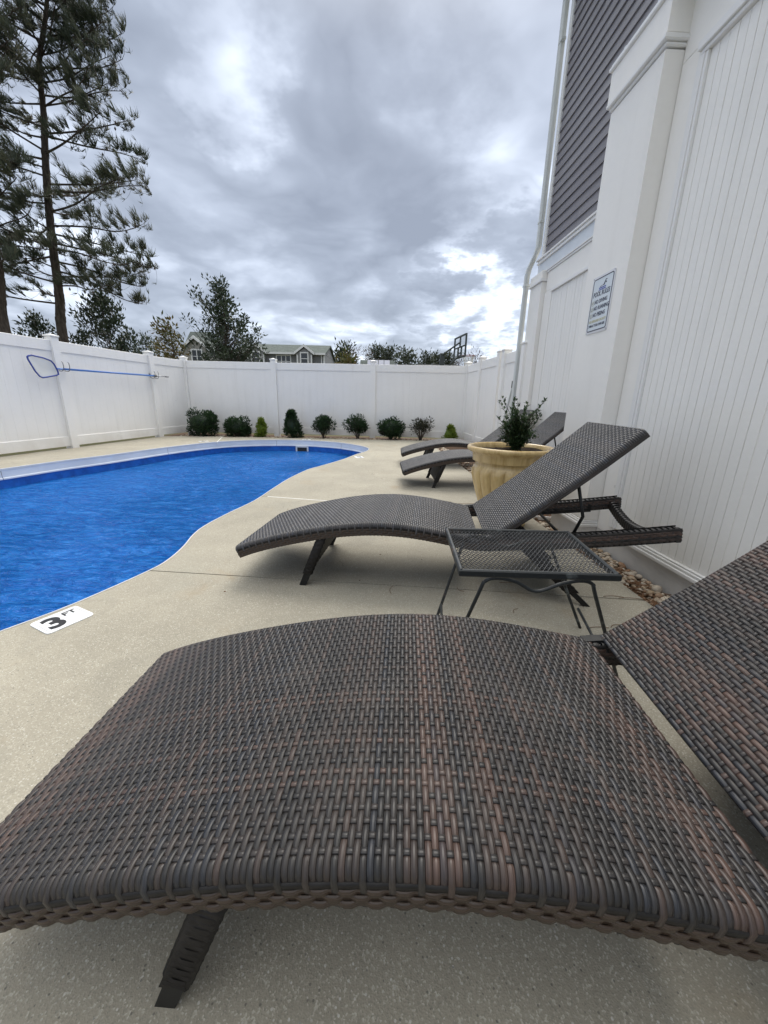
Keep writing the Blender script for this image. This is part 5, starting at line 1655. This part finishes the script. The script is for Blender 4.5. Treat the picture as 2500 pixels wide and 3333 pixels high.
leafy_at(330, 440, 1112, 24, name='broadleaf_tree', label='low green bush top showing over the fence below the dark shrub', m='magnolia', seed=26, nclump=50, per=22, leafL=(.12, .22), leafW=(.05, .08), shape='egg', trunkr=.08, up=.4, wind=WND)
leafy_at(470, 560, 1110, 22, name='broadleaf_tree', label='green shrub top at the foot of the rusty young tree', m='rust_leaf', seed=36, nclump=40, per=18, leafL=(.10, .18), leafW=(.05, .08), shape='egg', trunkr=.05, up=.4, wind=WND)
for i, (u0, u1, vt, Y, m, lab) in enumerate(((1088, 1150, 1124, 75, 'far_pine', 'dark far pine first to the right of the grey house'),
                                   (1130, 1172, 1130, 72, 'far_bare', 'brownish half-bare far tree beside the dark pine'),
                                   (1170, 1222, 1138, 82, 'far_bare', 'thin bare far tree left of the solar panels'),
                                   (1195, 1248, 1127, 90, 'far_pine', 'far pine rising behind the solar panel roof'),
                                   (1240, 1295, 1130, 88, 'far_pine', 'far pine at the right end of the solar panel roof'),
                                   (1288, 1372, 1140, 80, 'far_pine', 'broad dark far pine between the two low roofs'),
                                   (1366, 1412, 1152, 95, 'far_pine', 'small far pine above the dark low roof'),
                                   (1412, 1438, 1156, 100, 'far_pine', 'tiny far pine just left of the hoop post'),
                                   (1446, 1478, 1152, 96, 'far_pine', 'far pine seen under the hoop arm'),
                                   (1476, 1515, 1165, 85, 'far_bare', 'reddish far shrub under the backboard'),
                                   (1520, 1575, 1152, 60, 'far_bare', 'twiggy far tree behind the basketball net'),
                                   (1085, 1180, 1168, 60, 'rust_leaf', 'low olive shrub top left of the solar roof'))):
    leafy_at(u0, u1, vt, Y, name='far_tree', label=lab, m=m, seed=60 + i, nclump=44 if m != 'far_bare' else 60, per=26 if m != 'far_bare' else 8, leafL=(.4, .85), leafW=(.18, .34) if m != 'far_bare' else (.05, .12), shape='flat' if m == 'far_pine' else 'egg', trunkr=.16, up=.3, bark='bark', group='far trees beyond the back fence')

# ------------------------------------------------------------------ far houses
HY = 40.0
FS = HY * 1.0
fh = thing('far_house', 'grey house with two dormers and a long grey roof beyond the back fence', 'house')
A = at(800, 1110, HY); E_ = at(1050, 1152, HY); rid = at(940, 1108, HY).z; eave = at(940, 1150, HY).z; xr = at(1056, 1150, HY).x; xl = at(770, 1150, HY).x
def fb(name, m, *bs, parent=fh):
    mb = MB()
    for b in bs: mb.box(*b)
    return mb.obj(name, m, parent)
DEP = 7.0
fb('wall', M['far_siding'], (xl, xr, HY, HY + DEP, 0, eave - .02))
for k in range(9):
    z = eave - 1.45 + k * .155
    mb = MB(); mb.prism([(HY - .001, z), (HY - .03, z), (HY - .004, z + .15), (HY - .001, z + .15)], xl + .01, xr - .01, 0); mb.obj('siding_board', M['far_siding'], fh)
ym = HY + DEP / 2
mb = MB(); mb.prism([(HY - .40, eave - .05), (HY - .40, eave + .05), (ym, rid + .05), (HY + DEP + .4, eave + .05), (HY + DEP + .4, eave - .05), (ym, rid - .10)], xl - .3, xr + .18, 0); mb.obj('roof', M['roof'], fh)
fb('fascia', M['far_trim'], (xl - .3, xr + .16, HY - .44, HY - .405, eave - .12, eave + .06))
fb('corner_board', M['far_trim'], (xr - .12, xr + .02, HY - .045, HY + .1, 0, eave - .13)); fb('downspout', M['far_trim'], (xr - .32, xr - .24, HY - .1, HY - .05, 0, eave - .1))
mb = MB(); mb.prism([(HY + .2, eave), (ym, rid - .12), (HY + DEP - .2, eave)], xr - .1, xr + .0, 0); mb.obj('gable_wall', M['far_siding'], fh)


def window(parent, x0, x1, z0, z1, y, tw=.10, mull=0):
    mb = MB(); frame_xz(mb, x0 - tw, x1 + tw, z0 - tw, z1 + tw, y - .06, y, tw)
    for k in range(mull):
        xm = x0 + (x1 - x0) * (k + 1) / (mull + 1); mb.box(xm - .04, xm + .04, y - .055, y, z0, z1)
    o = mb.obj('window', M['far_trim'], parent)
    mb = MB(); mb.box(x0, x1, y - .02, y - .005, z0, z1); mb.obj('pane', M['far_glass'], o)
    mb = MB(); mb.box(x0, x1, y - .045, y - .022, (z0 + z1) / 2 - .025, (z0 + z1) / 2 + .025); mb.obj('sash_bar', M['far_trim'], o)
    return o


for (uc, ut, hw_) in ((838, 1122, 30), (994, 1126, 27)):
    c = at(uc, 1150, HY).x; pk = at(uc, ut, HY).z; half = hw_ * HY * .98 / 1250
    yd = HY - .55
    dm = MB(); dm.prism([(c - half * .86, 0), (c + half * .86, 0), (c + half * .86, eave - .0), (c, pk - .25), (c - half * .86, eave - .0)], yd, HY + 2.4, 1)
    do = dm.obj('dormer', M['far_siding'], fh)
    mb = MB(); mb.prism([(c - half * 1.12, eave - .12), (c, pk - .10), (c + half * 1.12, eave - .12), (c + half * 1.12, eave + .06), (c, pk + .08), (c - half * 1.12, eave + .06)], yd - .12, HY + 2.6, 1); mb.obj('roof', M['roof'], do)
    mb = MB(); mb.prism([(c - half * 1.14, eave - .16), (c, pk - .16), (c + half * 1.14, eave - .16), (c + half * 1.14, eave + .07), (c, pk + .09), (c - half * 1.14, eave + .07)], yd - .17, yd - .121, 1); mb.obj('rake_board', M['far_trim'], do)
    for s_ in (-1, 1): mb = MB(); mb.box(c + s_ * half * .80 - .06, c + s_ * half * .80 + .06, yd - .03, yd - .001, 0, eave - .16); mb.obj('corner_board', M['far_trim'], do)
    window(do, c - half * .36, c + half * .36, eave - 1.0, eave - .02, yd - .002, .10)
wx0, wx1 = at(902, 1160, HY).x, at(945, 1160, HY).x
window(fh, wx0, wx1, eave - 1.25, eave - .24, HY - .03, .10, 2)
# gabled house
GY = 44.0
gh = thing('far_house', 'tan gabled house with a twin window behind the rusty tree', 'house')
pk = at(636, 1098, GY); le = at(592, 1132, GY); re = at(682, 1138, GY)
half = (re.x - le.x) / 2; c = (re.x + le.x) / 2; ez = min(le.z, re.z)
mb = MB(); mb.prism([(c - half * .9, 0), (c + half * .9, 0), (c + half * .9, ez), (c, pk.z - .15), (c - half * .9, ez)], GY, GY + 9, 1); mb.obj('wall', M['tan_siding'], gh)
mb = MB(); mb.prism([(c - half * 1.1, ez - .15), (c, pk.z - .02), (c + half * 1.1, ez - .15), (c + half * 1.1, ez), (c, pk.z + .14), (c - half * 1.1, ez)], GY - .3, GY + 9.2, 1); mb.obj('roof', M['roof'], gh)
mb = MB(); mb.prism([(c - half * 1.12, ez - .24), (c, pk.z - .14), (c + half * 1.12, ez - .24), (c + half * 1.12, ez + .02), (c, pk.z + .16), (c - half * 1.12, ez + .02)], GY - .36, GY - .301, 1); mb.obj('rake_board', M['far_trim'], gh)
w0, w1 = at(626, 1150, GY), at(656, 1150, GY)
window(gh, w0.x, w1.x, w0.z - .9, at(640, 1140, GY).z, GY - .002, .13, 1)
mb = MB(); mb.prism([(GY + 3, ez - .2), (GY + 3.1, ez), (GY + 6, ez + 2.6), (GY + 9, ez), (GY + 9, ez - .2)], c - half * 2.2, c - half * .5, 0); mb.obj('side_roof', M['roof'], gh)
# solar roof and dark roof
SY2 = 62.0
sh = thing('far_house', 'low house with solar panels on its roof beyond the middle of the fence', 'house')
p0, p1 = at(1172, 1163, SY2), at(1280, 1164, SY2); zb_ = p0.z - 3.2
mb = MB(); mb.box(p0.x, p1.x, SY2, SY2 + 8, 0, zb_); mb.obj('wall', M['far_siding'], sh)
mb = MB(); mb.prism([(SY2 - .5, zb_ - .1), (SY2 + 4.0, p0.z), (SY2 + 8.5, zb_ - .1)], p0.x - .2, p1.x + .3, 0); mb.obj('roof', M['roof'], sh)
nx, nz_ = -3.2 / 5.5, 4.5 / 5.5
for k, (ua, ub) in enumerate(((1195, 1211), (1213, 1230), (1232, 1249), (1251, 1269))):
    xa, xb = at(ua, 1170, SY2).x * 1.03, at(ub, 1170, SY2).x * 1.03
    mb = MB(); mb.add([(xa, SY2 + .6, zb_ + 1.1 * .72 + .10), (xb, SY2 + .6, zb_ + 1.1 * .72 + .10), (xb, SY2 + 3.9, p0.z - .02 + .06), (xa, SY2 + 3.9, p0.z - .02 + .06), (xa, SY2 + .6, zb_ + .72), (xb, SY2 + .6, zb_ + .72), (xb, SY2 + 3.9, p0.z - .08), (xa, SY2 + 3.9, p0.z - .08)],
                      [(0, 1, 2, 3), (0, 4, 5, 1), (1, 5, 6, 2), (2, 6, 7, 3), (3, 7, 4, 0)])
    mb.obj('solar_panel', M['solar'], sh)
dh = thing('far_house', 'low house with a plain dark grey roof behind the basketball hoop', 'house')
p0, p1 = at(1367, 1175, 50), at(1510, 1178, 50); zb_ = p0.z - 2.6
mb = MB(); mb.box(p0.x + .3, p1.x - .3, 50, 58, 0, zb_); mb.obj('wall', M['far_siding'], dh)
mb = MB(); mb.prism([(49.5, zb_ - .1), (54, p0.z), (58.5, zb_ - .1)], p0.x, p1.x, 0); mb.obj('roof', M['roof_dark'], dh)

# basketball hoop
BY = 17.0
hp = thing('basketball_hoop', 'portable basketball hoop with a clear backboard and white net beyond the fence', 'basketball hoop')
q0 = at(1440, 1192, BY); q1 = at(1440, 1150, BY)
mb = MB(); mb.box(q1.x - .09, q1.x + .09, BY - .09, BY + .09, 0, q1.z, ch=.01); mb.obj('pole', M['hoop_metal'], hp)
b1 = at(1487, 1102, BY); b2v = at(1519, 1080, BY - .9); b3 = at(1516, 1153, BY - .9); b4 = at(1484, 1172, BY)
bb = [Vector((b1.x, BY + .5, b1.z)), Vector((b2v.x, BY - .9, b2v.z)), Vector((b3.x, BY - .9, b3.z)), Vector((b4.x, BY + .5, b4.z))]
# make the board a true upright rectangle
zb0, zb1 = (b3.z + b4.z) / 2 - .02, (b1.z + b2v.z) / 2 + .02
xn, xf = (b2v.x + b3.x) / 2, (b1.x + b4.x) / 2
BD = Vector((xn - xf, -1.4, 0)).normalized(); BO = Vector((xf, BY + .5, 0)); BL = math.hypot(xn - xf, 1.4)
BM = Matrix.Translation(BO) @ Matrix.Rotation(math.atan2(BD.y, BD.x), 4, 'Z')
mb = MB(); mb.box(.03, BL - .03, -.01, .01, zb0 + .03, zb1 - .03, BM); mb.obj('backboard', M['acrylic'], hp)
mb = MB()
for (x0, x1, z0, z1) in ((0, BL, zb1 - .05, zb1), (0, BL, zb0, zb0 + .05), (0, .05, zb0 + .05, zb1 - .05), (BL - .05, BL, zb0 + .05, zb1 - .05), (.05, BL - .05, (zb0 + zb1) / 2 - .02, (zb0 + zb1) / 2 + .02), (BL * .34, BL * .38, zb0 + .05, (zb0 + zb1) / 2 - .02), (BL * .62, BL * .66, zb0 + .05, (zb0 + zb1) / 2 - .02), (BL * .38, BL * .62, zb0 + .18, zb0 + .22), (BL * .5 - .02, BL * .5 + .02, (zb0 + zb1) / 2 + .02, zb1 - .05)):
    mb.box(x0, x1, -.03, .03, z0, z1, BM)
mb.obj('backboard_frame', M['hoop_metal'], hp)
bc = BO + BD * BL * .5
mb = MB()
for dz_a, dz_b in ((-.06, zb0 + .70 * (zb1 - zb0)), (-.75, zb0 + .10 * (zb1 - zb0))):
    for dy in (-.12, .12): mb.tube([(q1.x, BY + dy, q1.z + dz_a), (bc.x - .02, bc.y + dy, dz_b)], .032, 6)
mb.obj('arm', M['hoop_metal'], hp)
HC = Vector((bc.x, bc.y, 0)) + Vector((-BD.y, BD.x, 0)) * .40; HZ_ = zb0 + .12
if HC.x < bc.x: HC = Vector((bc.x, bc.y, 0)) - Vector((-BD.y, BD.x, 0)) * .40
mb = MB(); mb.tube([(HC.x + .23 * math.cos(6.2832 * i / 20), HC.y + .23 * math.sin(6.2832 * i / 20), HZ_) for i in range(21)], .014, 6, False)
mb.tube([(bc.x, bc.y, HZ_ - .02), (HC.x - .2, HC.y, HZ_)], .03, 6); mb.obj('rim', M['hoop_red'], hp)
mb = MB()
for i in range(12):
    for sgn in (-1, 1):
        a = 6.2832 * i / 12; pts = []
        for k in range(5):
            f = k / 4; r = .23 - .10 * f; pts.append((HC.x + r * math.cos(a + sgn * f * .9), HC.y + r * math.sin(a + sgn * f * .9), HZ_ - .45 * f))
        mb.tube(pts, .008, 4, False)
mb.obj('net', M['net_cord'], hp)
